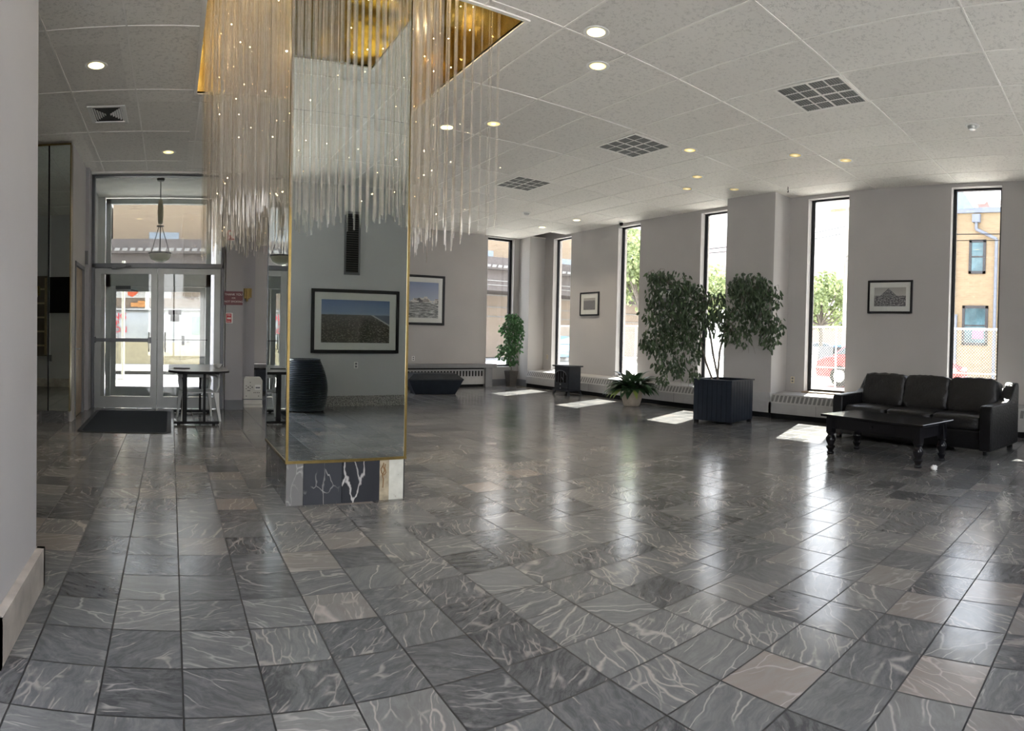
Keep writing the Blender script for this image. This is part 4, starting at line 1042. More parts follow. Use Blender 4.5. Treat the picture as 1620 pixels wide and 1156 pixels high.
# ------------------------------------------------------------------ entrance: mat, table, chair, items
mtm = thing('door_mat', 'dark blue-black rubber mat on the floor before the glass doors', 'mat', (-.60, 8.95, 0))
def rrect(x0, x1, y0, y1, r, n=5):
    P = []
    for cx_, cy_, a0 in ((x1-r, y1-r, 0), (x0+r, y1-r, PI/2), (x0+r, y0+r, PI), (x1-r, y0+r, 1.5*PI)):
        for i in range(n+1): P.append((cx_+r*math.cos(a0+i*PI/2/n), cy_+r*math.sin(a0+i*PI/2/n)))
    return P
MB().prism(rrect(-.62, .62, -1.08, 1.12, .10), 'z', .001, .008).build('rubber_border', M_black, mtm)
MB().prism(rrect(-.56, .56, -1.02, 1.06, .08), 'z', .006, .011).build('pile', M_mat, mtm)
tb = thing('pedestal_table', 'pale-topped table with rounded ends on two black T-bases by the doors', 'table', (.40, 9.32, 0))
MB().prism(rrect(-.43, .45, -.88, .92, .30, 8), 'z', .745, .772).build('tabletop', M_black, tb)
MB().prism(rrect(-.425, .445, -.875, .915, .30, 8), 'z', .772, .776).build('table_surface', mat('grey_laminate', (.33, .33, .33), .25, var=.05), tb)
for y in (-.66, .62):
    MB().box(-.34, .30, y-.035, y+.035, .015, .045).box(-.30, -.25, y-.03, y+.03, 0, .02).box(.2, .25, y-.03, y+.03, 0, .02).build('foot_bar', M_black, tb, bevel=.004)
    for x, wd in ((-.19, .032), (.09, .018)): MB().box(x-wd, x+wd, y-wd, y+wd, .04, .745).build('leg', M_black, tb)
    MB().box(-.30, .30, y-.03, y+.03, .72, .745).build('top_bar', M_black, tb)
p = MB().prism([(0, 0), (.26, .02), (.25, .10), (.01, .09)], 'z', 0, .006).build('paper_sheet', mat('paper', (.62, .62, .58), .7), None)
p.location = (.02, 9.02, .777); tag(p, 'flat white papers on the entrance table top', 'papers')
pn = MB().cyl((0, 0, .008), (.24, -.02, .008), .008).build('pen', M_black, None, smooth=True); pn.location = (.05, 8.98, .777); tag(pn, 'dark rod lying along the papers on the entrance table', 'pen')
cup = thing('paper_cup', 'crumpled white cup at the right end of the entrance table', 'cup', (.72, 9.25, .777))
MB().lathe([(.02, 0), (.03, .002), (.055, .04), (.07, .06), (.066, .06), (.05, .04), (.02, .006)], 14).build('cup_body', M_plas, cup, smooth=True)

chr_ = thing('plastic_chair', 'pale grey moulded plastic armchair tucked under the entrance table', 'chair', (.42, 9.20, 0), math.radians(8))
b = MB().prism(rrect(-.24, .24, -.22, .24, .07), 'z', .415, .435); b.build('seat', M_cplas, chr_, bevel=.006)
def strap(P, wds, th, nm):
    b = MB()
    for i in range(len(P)-1):
        (p, w0), (q, w1) = (P[i], wds[i]), (P[i+1], wds[i+1])
        b.hexa([(p[0]-w0, p[1]-th, p[2]), (p[0]+w0, p[1]-th, p[2]), (p[0]+w0, p[1]+th, p[2]), (p[0]-w0, p[1]+th, p[2])], [(q[0]-w1, q[1]-th, q[2]), (q[0]+w1, q[1]-th, q[2]), (q[0]+w1, q[1]+th, q[2]), (q[0]-w1, q[1]+th, q[2])])
    return b.build(nm, M_cplas, chr_, bevel=.004)
for sx in (-1, 1):
    strap([(sx*.29, -.26, 0), (sx*.255, -.235, .22), (sx*.235, -.22, .42)], [.016, .024, .042], .018, 'leg')
    strap([(sx*.27, .29, 0), (sx*.245, .26, .22), (sx*.225, .24, .42)], [.014, .02, .03], .016, 'leg')
    MB().tube([(sx*.235, -.21, .43), (sx*.275, -.20, .52), (sx*.285, -.16, .62), (sx*.285, -.02, .645), (sx*.27, .14, .65), (sx*.225, .27, .66)], [.016, .016, .018, .022, .02, .016], 8).build('arm_rest', M_cplas, chr_, smooth=True)
b = MB()
b.tube([(-.22, .24, .43), (-.25, .27, .56), (-.235, .30, .66)], [.022, .02, .018], 8).tube([(.22, .24, .43), (.25, .27, .56), (.235, .30, .66)], [.022, .02, .018], 8)
b.hexa([(-.24, .285, .61), (.24, .285, .61), (.24, .305, .61), (-.24, .305, .61)], [(-.19, .305, .725), (.19, .305, .725), (.19, .325, .725), (-.19, .325, .725)])
b.build('backrest', M_cplas, chr_, bevel=.008)

ht = thing('convector_heater', 'small white perforated electric heater standing beyond the entrance pier', 'heater', (1.46, 10.72, 0))
MB().prism([(-.17, .05), (.17, .05), (.17, .47), (.13, .535), (-.13, .54), (-.17, .50)], 'y', -.06, .06).build('casing', mat('heater_white', (.55, .54, .50), .5, var=.05), ht, bevel=.012)
b = MB()
for (x, z) in [(-.12+.035*i, .38-.02*(i % 2)) for i in range(4)]+[(-.12+.035*i, .33+.02*(i % 2)) for i in range(4)]+[(.02+.03*i, .26) for i in range(4)]+[(-.05, .44), (.1, .20), (-.12, .2)]: b.box(x-.008, x+.008, -.063, -.059, z-.006, z+.006)
b.box(-.10, -.05, -.063, -.059, .29, .30); b.build('vent_holes', M_dslot, ht)['kind'] = 'stuff'
MB().box(.03, .14, -.066, -.06, .31, .40).build('control_panel', M_white, ht, bevel=.004); MB().box(.045, .125, -.068, -.065, .335, .36).build('display', M_grey, ht)
MB().box(-.17, .18, -.07, .07, .135, .15).build('seam_band', M_grey, ht); MB().box(-.16, .17, -.08, .08, .0, .05).build('foot', MATS['heater_white'], ht)
dk = thing('dark_counter', 'black low counter against the far wall, half hidden by the pillar', 'counter', (2.25, 13.3, 0))
MB().box(-.42, .5, -.25, .25, .05, .52).build('cabinet', M_navy, dk); MB().box(-.46, .5, -.3, .3, .52, .56).build('counter_top', M_lacq, dk, bevel=.005)

bn = thing('storage_chest', 'low black chest with tapered sides and a sloping lid before the slatted heater', 'chest', (5.86, 12.75, 0), math.radians(-14))
def frus(b, a, c, z0, z1):
    return b.hexa([(-a[0], -a[1], z0), (a[0], -a[1], z0), (a[0], a[1], z0), (-a[0], a[1], z0)], [(-c[0], -c[1], z1), (c[0], -c[1], z1), (c[0], c[1], z1), (-c[0], c[1], z1)])
b = MB(); frus(b, (.46, .34), (.62, .44), 0, .32); b.build('chest_body', M_navy, bn, bevel=.005)
b = MB(); frus(b, (.63, .45), (.63, .45), .32, .345); frus(b, (.63, .45), (.50, .32), .345, .45); b.build('lid', M_stove, bn, bevel=.004)

# signs on the entrance pier
sg = thing('no_smoking_sign', 'maroon sign with cream lettering on the entrance pier', 'sign', (1.06, 10.33, 1.90))
MB().box(-.16, .155, -.012, 0, -.115, .115).build('plate', M_red, sg, bevel=.003)
for z, tx, sz in ((.06, 'THANK YOU', .052), (.0, 'FOR', .034), (-.06, 'NOT SMOKING', .045)):
    text('lettering', tx, sz, M_let, sg, (0, -.0135, z), (PI/2, 0, 0))
al = thing('fire_alarm_pull', 'small white and red fire alarm pull station under the maroon sign', 'fire alarm', (.985, 10.33, 1.56))
MB().box(-.062, .062, -.04, 0, -.09, .09).build('housing', M_plas, al, bevel=.006)
MB().box(-.05, .04, -.046, -.04, -.075, .075).build('pull_face', M_alred, al); 
text('lettering', 'FIRE', .034, M_let, al, (-.005, -.048, .05), (PI/2, 0, 0)); text('lettering', 'PULL', .03, M_let, al, (-.005, -.048, -.055), (PI/2, 0, 0))
MB().box(-.035, .03, -.056, -.046, -.018, .01).build('pull_bar', M_let, al)
ld = thing('alarm_strobe', 'red and white alarm strobe high on the entrance pier', 'alarm', (1.0, 10.33, 2.96))
MB().box(-.06, .06, -.05, 0, -.08, .08).build('housing', M_alred, ld, bevel=.008); MB().box(-.03, .03, -.07, -.05, 0, .05).build('lens', M_white, ld)
cj = thing('entrance_conduit', 'white conduit running down to a grey box beside the door frame', 'conduit', (-1.46, 10.055, 0))
MB().cyl((.02, -.02, 2.62), (.02, -.02, 4.0), .014).build('pipe', M_plas, cj); MB().box(-.035, .09, -.07, .0, 2.42, 2.64).build('junction_box', M_grey, cj, bevel=.005)

# ------------------------------------------------------------------ ceiling fixtures
M_refl = mat('gold_reflector', (.60, .50, .25), .28, .6, var=.05)
M_on = emit('lamp_on', (1.0, .82, .5), 14); M_dim = emit('lamp_dim', (1.0, .80, .42), 1.6)
def lampface(e):
    nm = 'lamp_face_%.1f' % e
    if nm in MATS: return MATS[nm]
    m, t = new_mat(nm)
    tcc = nd(t, 'TexCoord').outputs['Object']; vl = nd(t, 'VectorMath', operation='LENGTH'); t.links.new(tcc, vl.inputs[0])
    c = ramp(t, mth(t, 'MULTIPLY', vl.outputs['Value'], 12.0), [(0, (1, .93, .70)), (.45, (.80, .62, .30)), (1, (.34, .27, .10))])
    em = nd(t, 'Emission', ins={'Strength': .16+2.6*e*e}); t.links.new(c, em.inputs[0]); o = nd(t, 'OutputMaterial'); t.links.new(em.outputs[0], o.inputs[0])  # lamplight in the gold can painted as an emission ramp, faint even when unlit
    MATS[nm] = m; return m
DL = [(-.78, 6.21, 1, 'ceiling downlight nearest the left edge of the chandelier, lit'), (-.06, 9.23, .35, 'dim ceiling downlight above the entrance table'),
      (3.41, 4.17, 1, 'bright ceiling downlight, the nearer of the pair right of the chandelier'), (3.85, 4.67, .6, 'ceiling downlight, the farther of the pair right of the chandelier'),
      (6.44, 5.74, .3, 'ceiling downlight just beyond the middle square vent'), (7.56, 6.56, .15, 'ceiling downlight in the middle of the dim row before the pilaster'), (8.05, 7.22, .15, 'ceiling downlight at the far end of the dim row before the pilaster'),
      (8.55, 6.55, .1, 'unlit downlight touching the top of the big pilaster'), (7.41, 4.60, .15, 'ceiling downlight crossed by a patch of sunlight'), (7.92, 4.05, .15, 'white-ringed downlight above the sofa wall'),
      (3.87, 6.73, .4, 'yellow downlight seen just right of the hanging rods'), (3.42, 7.16, 1, 'bright downlight seen through the hanging rods'), (8.5, 12.3, 1, 'pale downlight near the missing ceiling tile'), (8.55, 11.0, .9, 'pale downlight between the stove and the dome camera')]
for x, y, e, lab in DL:
    d = thing('downlight', lab, 'ceiling light', (x, y, CZ-.004), 0, 'round recessed downlights')
    MB().lathe([(.085, -.002), (.112, -.006), (.118, 0), (.085, .002)], 28, cap=False).build('trim_ring', M_white, d, smooth=True)
    MB().lathe([(.086, -.002), (.04, .0035), (.01, .0035)], 28).build('reflector', M_refl, d, smooth=True)
    lv = max(1, round(e*10))
    MB().lathe([(.001, -.0035), (.080, -.003), (.084, 0)], 24).build('lens', lampface(lv/10), d)
    if e > .5:
        l = bpy.data.lights.new('downlight_beam', 'SPOT'); l.energy = (45 if y < 10 else 30)*e; l.color = (1, .86, .66); l.spot_size = 1.7; l.spot_blend = .8; l.shadow_soft_size = .06
        o = bpy.data.objects.new('downlight_beam', l); C.objects.link(o); o.parent = d; o.location = (0, 0, -.02)
VT = [(5.73, 3.24, 'nearest square ceiling vent, above the open floor'), (5.81, 6.22, 'middle square ceiling vent beside a stained tile'), (5.82, 9.03, 'farthest square ceiling vent, beyond the hanging rods')]
M_vent = mat('vent_dark', (.07, .075, .07), .6, var=.3, vs=15)
for x, y, lab in VT:
    v = thing('square_vent', lab, 'vent', (x, y, CZ-.004), 0, 'square ceiling vents')
    MB().box(-.34, .34, -.38, .38, -.002, .002).build('duct_face', M_vent, v)
    f = MB().box(-.36, -.33, -.40, .40, -.010, .0).box(.33, .36, -.40, .40, -.01, 0).box(-.33, .33, -.40, -.37, -.01, 0).box(-.33, .33, .37, .40, -.01, 0).box(-.01, .01, -.37, .37, -.01, 0).box(-.33, .33, -.011, .011, -.01, 0)
    for q in (-.17, .17): f.box(q-.004, q+.004, -.37, .37, -.008, 0).box(-.33, .33, q*1.1-.004, q*1.1+.004, -.008, 0)
    f.build('vent_frame', M_tbar, v)
    lv = MB()
    for i in range(24): lv.box(-.33, .33, -.36+i*.031, -.352+i*.031, -.006, -.002)
    lv.build('louvres', mat('vent_fin', (.16, .165, .155), .5), v)
v = thing('louvred_vent', 'rectangular white ceiling vent with two banks of louvres, left of the chandelier', 'vent', (-.80, 7.60, CZ-.004))
MB().box(-.20, .20, -.26, .26, -.002, .002).build('duct_face', M_dslot, v)
MB().box(-.23, -.19, -.29, .29, -.014, 0).box(.19, .23, -.29, .29, -.014, 0).box(-.19, .19, -.29, -.25, -.014, 0).box(-.19, .19, .25, .29, -.014, 0).build('vent_frame', M_white, v, bevel=.003)
lv = MB()
for i in range(6):
    x = .03+i*.028; yy = .03+i*.04
    for s_ in (-1, 1): lv.hexa([(s_*x-.004, -yy, -.010), (s_*x+.004, -yy, -.010), (s_*x+.004, yy, -.010), (s_*x-.004, yy, -.010)], [(s_*(x+.014)-.004, -yy, -.002), (s_*(x+.014)+.004, -yy, -.002), (s_*(x+.014)+.004, yy, -.002), (s_*(x+.014)-.004, yy, -.002)])
lv.build('louvres', M_white, v)
def detector(x, y, lab):
    d = thing('smoke_detector', lab, 'smoke detector', (x, y, CZ-.004), 0, 'ceiling smoke detectors')
    MB().lathe([(.01, -.012), (.085, -.010), (.09, 0)], 22).build('mount_plate', M_plas, d, smooth=True)
    MB().lathe([(.02, -.055), (.045, -.05), (.055, -.03), (.06, -.012), (.01, -.01)], 22).build('sensor_head', M_alu, d, smooth=True)
detector(7.10, 1.94, 'smoke detector on the stained ceiling tile at right'); detector(7.24, 11.08, 'small smoke detector on the ceiling far beyond the rods')
cm = thing('dome_camera', 'small white dome camera on the ceiling above a window', 'security camera', (9.38, 10.40, CZ-.004))
MB().lathe([(.01, -.03), (.06, -.025), (.065, 0)], 20).build('camera_base', M_plas, cm, smooth=True); MB().sphere((0, 0, -.05), .045, 14).build('dome', M_black, cm, smooth=True)
hk = thing('ceiling_hook', 'small dark hook hanging from the ceiling by the big pilaster', 'hook', (8.85, 5.62, CZ-.008))
MB().tube([(0, 0, 0), (0, 0, -.05), (.02, 0, -.07), (0, 0, -.095), (-.015, 0, -.08)], .006).build('hook_wire', M_bronze, hk)

# vestibule pendant
pd = thing('pendant_lamp', 'bowl pendant lamp on a rod hanging in the entrance vestibule', 'pendant lamp', (-.20, 10.85, 0))
MB().lathe([(.01, CZ-.05), (.06, CZ-.04), (.075, CZ)], 20).build('canopy', M_bronze, pd, smooth=True)
MB().cyl((0, 0, 3.2), (0, 0, CZ-.03), .007).build('rod', M_bronze, pd)
MB().lathe([(.005, 3.66), (.035, 3.64), (.05, 3.5), (.052, 3.4), (.045, 3.25), (.03, 3.22), (.005, 3.22)], 20).build('glass_sleeve', mat('amber_glass', (.6, .55, .38), .3), pd, smooth=True)
MB().cyl((0, 0, 2.75), (0, 0, 3.2), .009).lathe([(.01, 3.18), (.065, 3.175), (.065, 3.19), (.01, 3.195)], 16).build('hub', M_bronze, pd)
for k in range(3):
    a = .5+k*2*PI/3; MB().cyl((.03*math.cos(a), .03*math.sin(a), 3.18), (.2*math.cos(a), .2*math.sin(a), 2.70), .006).build('arm_rod', M_bronze, pd)
MB().lathe([(.205, 2.70), (.20, 2.68), (.16, 2.60), (.09, 2.56), (.02, 2.548), (.01, 2.555), (.09, 2.57), (.155, 2.61), (.19, 2.69)], 30, cap=False).build('glass_bowl', mat('alabaster', (.75, .72, .55), .35), pd, smooth=True)
MB().lathe([(.185, 2.695), (.212, 2.69), (.212, 2.71), (.185, 2.71)], 30, cap=False).build('bowl_rim', M_bronze, pd, smooth=True)
# ------------------------------------------------------------------ outdoors
M_asph = mat('asphalt', (.46, .45, .43), .9, var=.1, vs=1.2)
M_walk = mat('concrete_walk', (.40, .39, .37), .9, var=.06, vs=2)
M_stucco = mat('cream_stucco', (.5, .43, .28), .85, var=.05)
def brick_mat(name, c1, c2, mortar, sc=1.0, yz=True):
    m, t = new_mat(name)
    tc = nd(t, 'TexCoord').outputs['Object']; s = nd(t, 'SeparateXYZ'); t.links.new(tc, s.inputs[0])
    cv = nd(t, 'CombineXYZ'); t.links.new(s.outputs[1] if yz else s.outputs[0], cv.inputs[0]); t.links.new(s.outputs[2], cv.inputs[1])
    b = nd(t, 'TexBrick', ins={'Color1': (*c1, 1), 'Color2': (*c2, 1), 'Mortar': (*mortar, 1), 'Scale': sc, 'Brick Width': .24, 'Row Height': .08, 'Mortar Size': .010})
    t.links.new(cv.outputs[0], b.inputs['Vector'])
    n = noise(t, tc, 1.2, 4)
    pbsdf(t, Base_Color=rgbmix(t, mth(t, 'MULTIPLY', n, .3), b.outputs[0], c2), Roughness=.85); return m
M_brick = brick_mat('yellow_brick', (.30, .225, .13), (.24, .175, .10), (.26, .22, .16))
M_siding = brick_mat('tan_siding', (.34, .26, .17), (.30, .22, .15), (.2, .16, .12), 1.0, False)
# ground: one piece for the paved yard and street
gm = MB().box(9.9, 130, -60, 130, -.14, -.04).box(-60, 9.9, 14.55, 130, -.14, -.04).box(-60, 1.15, 12.62, 14.55, -.14, -.04).box(-60, 9.9, -60, -1.85, -.14, -.04)
struct(gm.build('ground', M_asph))
struct(MB().box(-30, 9.9, 15.4, 18.2, -.04, .02).box(-30, 1.1, 12.62, 15.4, -.04, .02).build('sidewalk', M_walk))
# overhang of the building, cream soffit
struct(MB().box(XW+.3, 12.0, YB-.2, 16.6, 4.85, 5.4).build('overhang', M_stucco))
struct(MB().box(-8, 1.2, 12.62, 14.0, 4.3, 4.8).build('overhang_soffit', M_stucco))
struct(MB().box(-3.0, -1.34, 12.28, 12.42, 0, 4.3).build('wall_front', M_white))

# yellow brick building beyond the fence
bb = thing('brick_building', 'yellow brick building with dark windows and grey downpipe, seen through the window by the sofa', 'building', (26, 0, 0))
MB().box(0, 8, -6, 7.75, -.1, 7.28).build('wall', M_brick, bb)
MB().box(-.12, 8, -6, 7.9, 7.28, 7.5).build('eave', mat('slate_blue', (.16, .18, .22), .6), bb)
MB().hexa([(-.1, -6, 7.5), (8, -6, 7.5), (8, 7.4, 7.5), (-.1, 7.4, 7.5)], [(1.2, -6, 8.1), (7, -6, 8.1), (7, 6.9, 8.1), (1.2, 6.9, 8.1)]).build('roof', mat('red_roof', (.25, .12, .09), .8, var=.2, vs=3), bb)
MB().box(-.16, -.02, 7.72, 8.12, 2.8, 8.0).box(-.02, 3, 7.72, 8.12, 2.8, 8.0).build('metal_siding', mat('pale_blue_metal', (.18, .25, .36), .5, .2), bb)
MB().hexa([(-.14, 6.9, 7.45), (.0, 6.9, 7.45), (.0, 8.1, 7.45), (-.14, 8.1, 7.45)], [(-.14, 7.6, 8.5), (.0, 7.6, 8.5), (.0, 8.1, 8.5), (-.14, 8.1, 8.5)]).build('parapet', MATS['pale_blue_metal'], bb)
MB().box(.6, 1.1, 6.6, 6.95, 7.6, 8.7).build('chimney', M_white, bb)
def bwin(y0, y1, z0, z1):
    f = MB().box(-.06, .02, y0, y0+.12, z0, z1).box(-.06, .02, y1-.12, y1, z0, z1).box(-.06, .02, y0, y1, z1-.12, z1).box(-.06, .02, y0, y1, z0, z0+.12).box(-.05, .02, y0, y1, (z0+z1)/2-.03, (z0+z1)/2+.03).build('window', mat('dark_sash', (.03, .03, .033), .5), bb)
    MB().box(-.03, -.01, y0+.1, y1-.1, z0+.1, z1-.1).build('pane', mat('sky_pane', (.07, .13, .15), .08, var=.5, vs=1.2), f)
bwin(6.33, 7.09, 4.6, 6.1); bwin(6.16, 7.33, 1.45, 3.2)
MB().box(-.05, -.028, 6.35, 6.85, 1.75, 2.2).build('red_sign', mat('window_red', (.7, .12, .2), .5), bb)
MB().box(-.22, 0, 6.6, 6.95, 6.85, 7.2).cyl((-.1, 6.78, 6.85), (-.1, 6.78, 6.55), .07).cyl((-.1, 6.78, 6.55), (-.1, 5.85, 6.1), .07).cyl((-.1, 5.85, 6.1), (-.1, 5.85, 0), .07).build('downpipe', MATS['slate_blue'], bb)
MB().cyl((-.1, 7.6, 2.8), (-.1, 7.6, 0), .06).build('downpipe', MATS['slate_blue'], bb)

# chain-link fence
M_galv = mat('galvanised_wire', (.72, .70, .64), .5, .2)
fn = thing('chain_link_fence', 'white chain-link fence with pipe rails between the yard and the parked cars', 'fence', (16.5, 0, 0))
FZ = 1.86
r = MB().cyl((0, -6, FZ), (0, 26, FZ), .028).cyl((0, -6, .62), (0, 26, .62), .016)
r.build('rail', M_galv, fn)
for y in [-5.9+2.9*i for i in range(12)]: MB().cyl((0, y, -.05), (0, y, FZ+.03), .03).build('post', M_galv, fn)
ms = MB(); st = .085; hw = .0035
y = -6.0
while y < 26:
    for s_ in (-1, 1):
        ya, yb = (y, y+1.8) if s_ > 0 else (y+1.8, y)
        ms.quad((0, ya-hw, .04), (0, ya+hw, .04), (0, yb+hw, FZ), (0, yb-hw, FZ))
        ms.quad((.006, ya-hw, .04), (.006, ya+hw, .04), (.006, yb+hw, FZ), (.006, yb-hw, FZ)) if False else None
    y += st
o = ms.build('wire_mesh', M_galv, fn, rec=False)

def car(name, lab, loc, rz, paint, glassm=None, sc=1.0, group=None):
    c = thing(name, lab, 'car', loc, rz, group)
    W2 = .88
    low = [(-2.25, .28), (-2.28, .55), (-2.2, .80), (-1.95, .92), (-1.2, .98), (.85, .95), (1.9, .78), (2.22, .62), (2.28, .42), (2.2, .25)]
    up = [(-1.75, .93), (-1.25, 1.36), (-.6, 1.45), (.15, 1.42), (.95, .96)]
    def slab(poly, w0, w1, nm, m, par=c):
        n = len(poly); zs = [p[1] for p in poly]; z0, z1 = min(zs), max(zs)
        b = MB(); v = []; 
        for s_ in (-1, 1):
            for x, z in poly:
                f = (z-z0)/(z1-z0+1e-6); v.append((x, s_*(w0+(w1-w0)*f), z))
        b.add(v, [tuple(range(n)), tuple(range(2*n-1, n-1, -1))]+[(i, n+i, n+(i+1) % n, (i+1) % n) for i in range(n)])
        return b.build(nm, m, par, bevel=.05, seg=3, smooth=True)
    slab(low, W2, W2-.04, 'body', paint); slab(up, W2-.06, W2-.26, 'cabin', paint)
    gm_ = MATS['car_glass'] if 'car_glass' in MATS else mat('car_glass', (.05, .07, .08), .08)
    slab([(-1.62, .99), (-1.22, 1.32), (-.6, 1.40), (.1, 1.37), (.75, .99)], W2-.045, W2-.235, 'side_glass', gm_)
    for x in (-1.4, 1.4):
        for s_ in (-1, 1):
            wq = MB().cyl((x, s_*(W2-.2), .32), (x, s_*(W2+.01), .32), .33, n=24).build('wheel', M_black, c, smooth=True)
            MB().cyl((x, s_*(W2), .32), (x, s_*(W2+.02), .32), .2, n=16).build('hubcap', M_alu, wq)
    for s_ in (-1, 1):
        MB().box(2.16, 2.25, s_*.62-.18, s_*.62+.18, .56, .68).build('headlight', M_white, c, bevel=.02)
        MB().box(-2.26, -2.18, s_*.66-.14, s_*.66+.14, .62, .80).build('tail_light', M_alred, c, bevel=.02)
    c.scale = (sc, sc, sc)
    return c
M_rp = mat('red_car_paint', (.62, .02, .03), .25, coat=.6); M_wp = mat('white_car_paint', (.75, .76, .78), .3, coat=.4); M_bp = mat('blue_car_paint', (.12, .28, .42), .3, coat=.4)
car('car', 'red car parked behind the fence outside the window beside the sofa', (18.2, 7.45, 0), -PI/2, M_rp, sc=1.02)
car('car', 'distant white car in the lot, seen left of the red car', (58, 32.8, 0), 2.2, M_wp, sc=1.05)
car('car', 'pale blue car behind the fence outside the narrow window by the stove', (21.5, 29.2, 0), -1.9, M_bp)
db = thing('dumpster', 'dark bin with a blue lid behind the red car', 'dumpster', (34, 17.6, 0))
MB().box(-1, 1, -1.0, .8, .1, 1.2).build('bin_body', M_grey, db); MB().box(-1, 1, -1.0, -.2, .3, 1.3).build('lid', mat('blue_bin', (.05, .22, .62), .5), db)

# outdoor trees
M_oleaf = leaf_mat('street_tree_leaf', (.17, .21, .09), (.30, .35, .17), .3)
def street_tree(lab, x, y, h, r, seed, n=2600, ls=.34):
    t_ = thing('street_tree', lab, 'tree', (x, y, -.04)); q = random.Random(seed)
    b = MB().tube([(0, 0, 0), (.1, 0, h*.25), (0, .1, h*.42), (.1, 0, h*.6)], [.22, .17, .13, .08])
    cens = []
    for i in range(14):
        a = q.uniform(0, 2*PI); rr_ = r*math.sqrt(q.random())*.75; z = h*q.uniform(.45, .92)*(1-.15*rr_/r)
        cens.append((Vector((rr_*math.cos(a), rr_*math.sin(a), z)), r*q.uniform(.28, .42)))
        b.tube([(0, .05, h*.36), (rr_*.5*math.cos(a), rr_*.5*math.sin(a), z*.75), (rr_*math.cos(a), rr_*math.sin(a), z)], [.09, .06, .02], 6)
    b.build('trunk', M_bark, t_, smooth=True)
    P = []
    for i in range(n):
        c_, rr_ = q.choice(cens); v = Vector((q.gauss(0, 1), q.gauss(0, 1), q.gauss(0, .8))).normalized()*(rr_*q.random()**.4)
        P.append((c_+v, v.normalized()*.3))
    leaf_cloud(P, M_oleaf, t_, 'foliage', ls, ls*.6, .2, seed)
street_tree('pale green street tree seen in the window left of the sofa', 46, 25.5, 8.2, 3.6, 1, 2600, .42)
street_tree('pale green street tree behind the fence, left in the window before the sofa', 63, 37.5, 10, 3.4, 2, 1800, .55)
street_tree('light green tree seen in the window beside the big pilaster', 43, 36.5, 9.2, 4.0, 3, 2800, .42)
street_tree('leafy tree filling the window behind the large pot plant', 25, 25.8, 8.6, 3.2, 4, 3000, .32)

# house behind the trees
hs = thing('pale_house', 'pale house with a steep hipped roof in the window beside the big pilaster', 'house', (56, 46, 0), .5)
MB().box(-5, 5, -5, 5, 0, 9.5).build('wall', mat('house_wall', (.62, .6, .56), .8), hs)
MB().hexa([(-5.6, -5.6, 9.5), (5.6, -5.6, 9.5), (5.6, 5.6, 9.5), (-5.6, 5.6, 9.5)], [(-1.4, -.5, 15), (1.4, -.5, 15), (1.4, .5, 15), (-1.4, .5, 15)]).build('roof', mat('house_roof', (.40, .34, .31), .8, var=.15, vs=1), hs)
for x in (-3, 0, 3): MB().box(x-.6, x+.6, -5.05, -4.98, 5, 7).build('window', MATS['dark_sash'], hs)
rw = thing('far_row_building', 'low dark roofed building beyond the parking lot under the trees', 'building', (75, 42, 0))
MB().box(-4, 4, -22, 14, 0, 4.0).build('wall', mat('rust_wall', (.35, .26, .22), .8), rw); MB().box(-4.5, 4.5, -22.5, 14.5, 4.0, 4.6).build('roof', M_grey, rw)

# utility pole and wires
up = thing('utility_pole', 'wooden utility pole with a grey transformer and wires outside the window left of the sofa', 'utility pole', (32, 16.15, 0))
MB().cyl((0, 0, -.05), (0, 0, 11.5), .15, .11, 12).build('pole', mat('pole_wood', (.42, .38, .32), .8), up)
MB().cyl((-.3, .22, 5.2), (-.3, .22, 6.2), .22, n=16).build('transformer', mat('transformer_grey', (.5, .55, .52), .5), up)
MB().box(-.08, .08, -1.1, 1.1, 9.2, 9.35).build('crossarm', M_wood, up)
wr_ = MB()
for z0, z1, yy in ((7.9, 7.7, 12), (8.3, 8.0, 12), (7.4, 7.3, -46), (8.0, 7.9, -46)):
    P = []
    for i in range(13):
        f = i/12; P.append((0+f*(2 if yy > 0 else 14), f*yy, z0+(z1-z0)*f-(1.2 if yy < 0 else .2)*math.sin(PI*f)))
    wr_.tube(P, .025, 5)
wr_.build('wires', M_black, up)
wl = thing('street_pole', 'plain pole carrying a pair of thin wires across the front of the brick building', 'utility pole', (24.5, -9.5, 0))
MB().cyl((0, 0, -.05), (0, 0, 7.2), .12, .1, 12).build('pole', MATS['pole_wood'], wl)
for za, zb2, rw_ in ((6.15, 6.0, .02), (5.9, 5.72, .015)):
    MB().tube([(0, 0, za), (0, 11, zb2), (.1, 21, za), (7.4, 25.6, za+.3)], rw_, 5).build('wire', M_black, wl)

# street side: van, storefront building with canopy
M_van = mat('van_white', (.42, .43, .42), .3, coat=.5); M_vanlow = mat('van_cream', (.40, .35, .23), .45)
vn = thing('van', 'white van with red lettering parked outside the glass doors', 'van', (-2.6, 20.0, 0))
sec = [(-.98, .28), (-.98, 1.0), (-.92, 1.25), (-.84, 1.85), (-.72, 2.02), (.72, 2.02), (.84, 1.85), (.92, 1.25), (.98, 1.0), (.98, .28)]
MB().prism(sec, 'x', -2.3, 3.6).build('body', M_van, vn, bevel=.03, smooth=True)
MB().hexa([(3.6, -.95, .3), (4.6, -.85, .3), (4.6, .85, .3), (3.6, .95, .3)], [(3.6, -.86, 1.75), (4.3, -.8, 1.0), (4.3, .8, 1.0), (3.6, .86, 1.75)]).build('bonnet', M_van, vn, bevel=.04)
MB().box(-2.3, 3.6, -.99, -.975, .30, .98).build('lower_panel', M_vanlow, vn)
MB().box(-2.32, 3.62, -.86, -.70, 1.985, 2.0).build('roof_gutter', M_grey, vn)
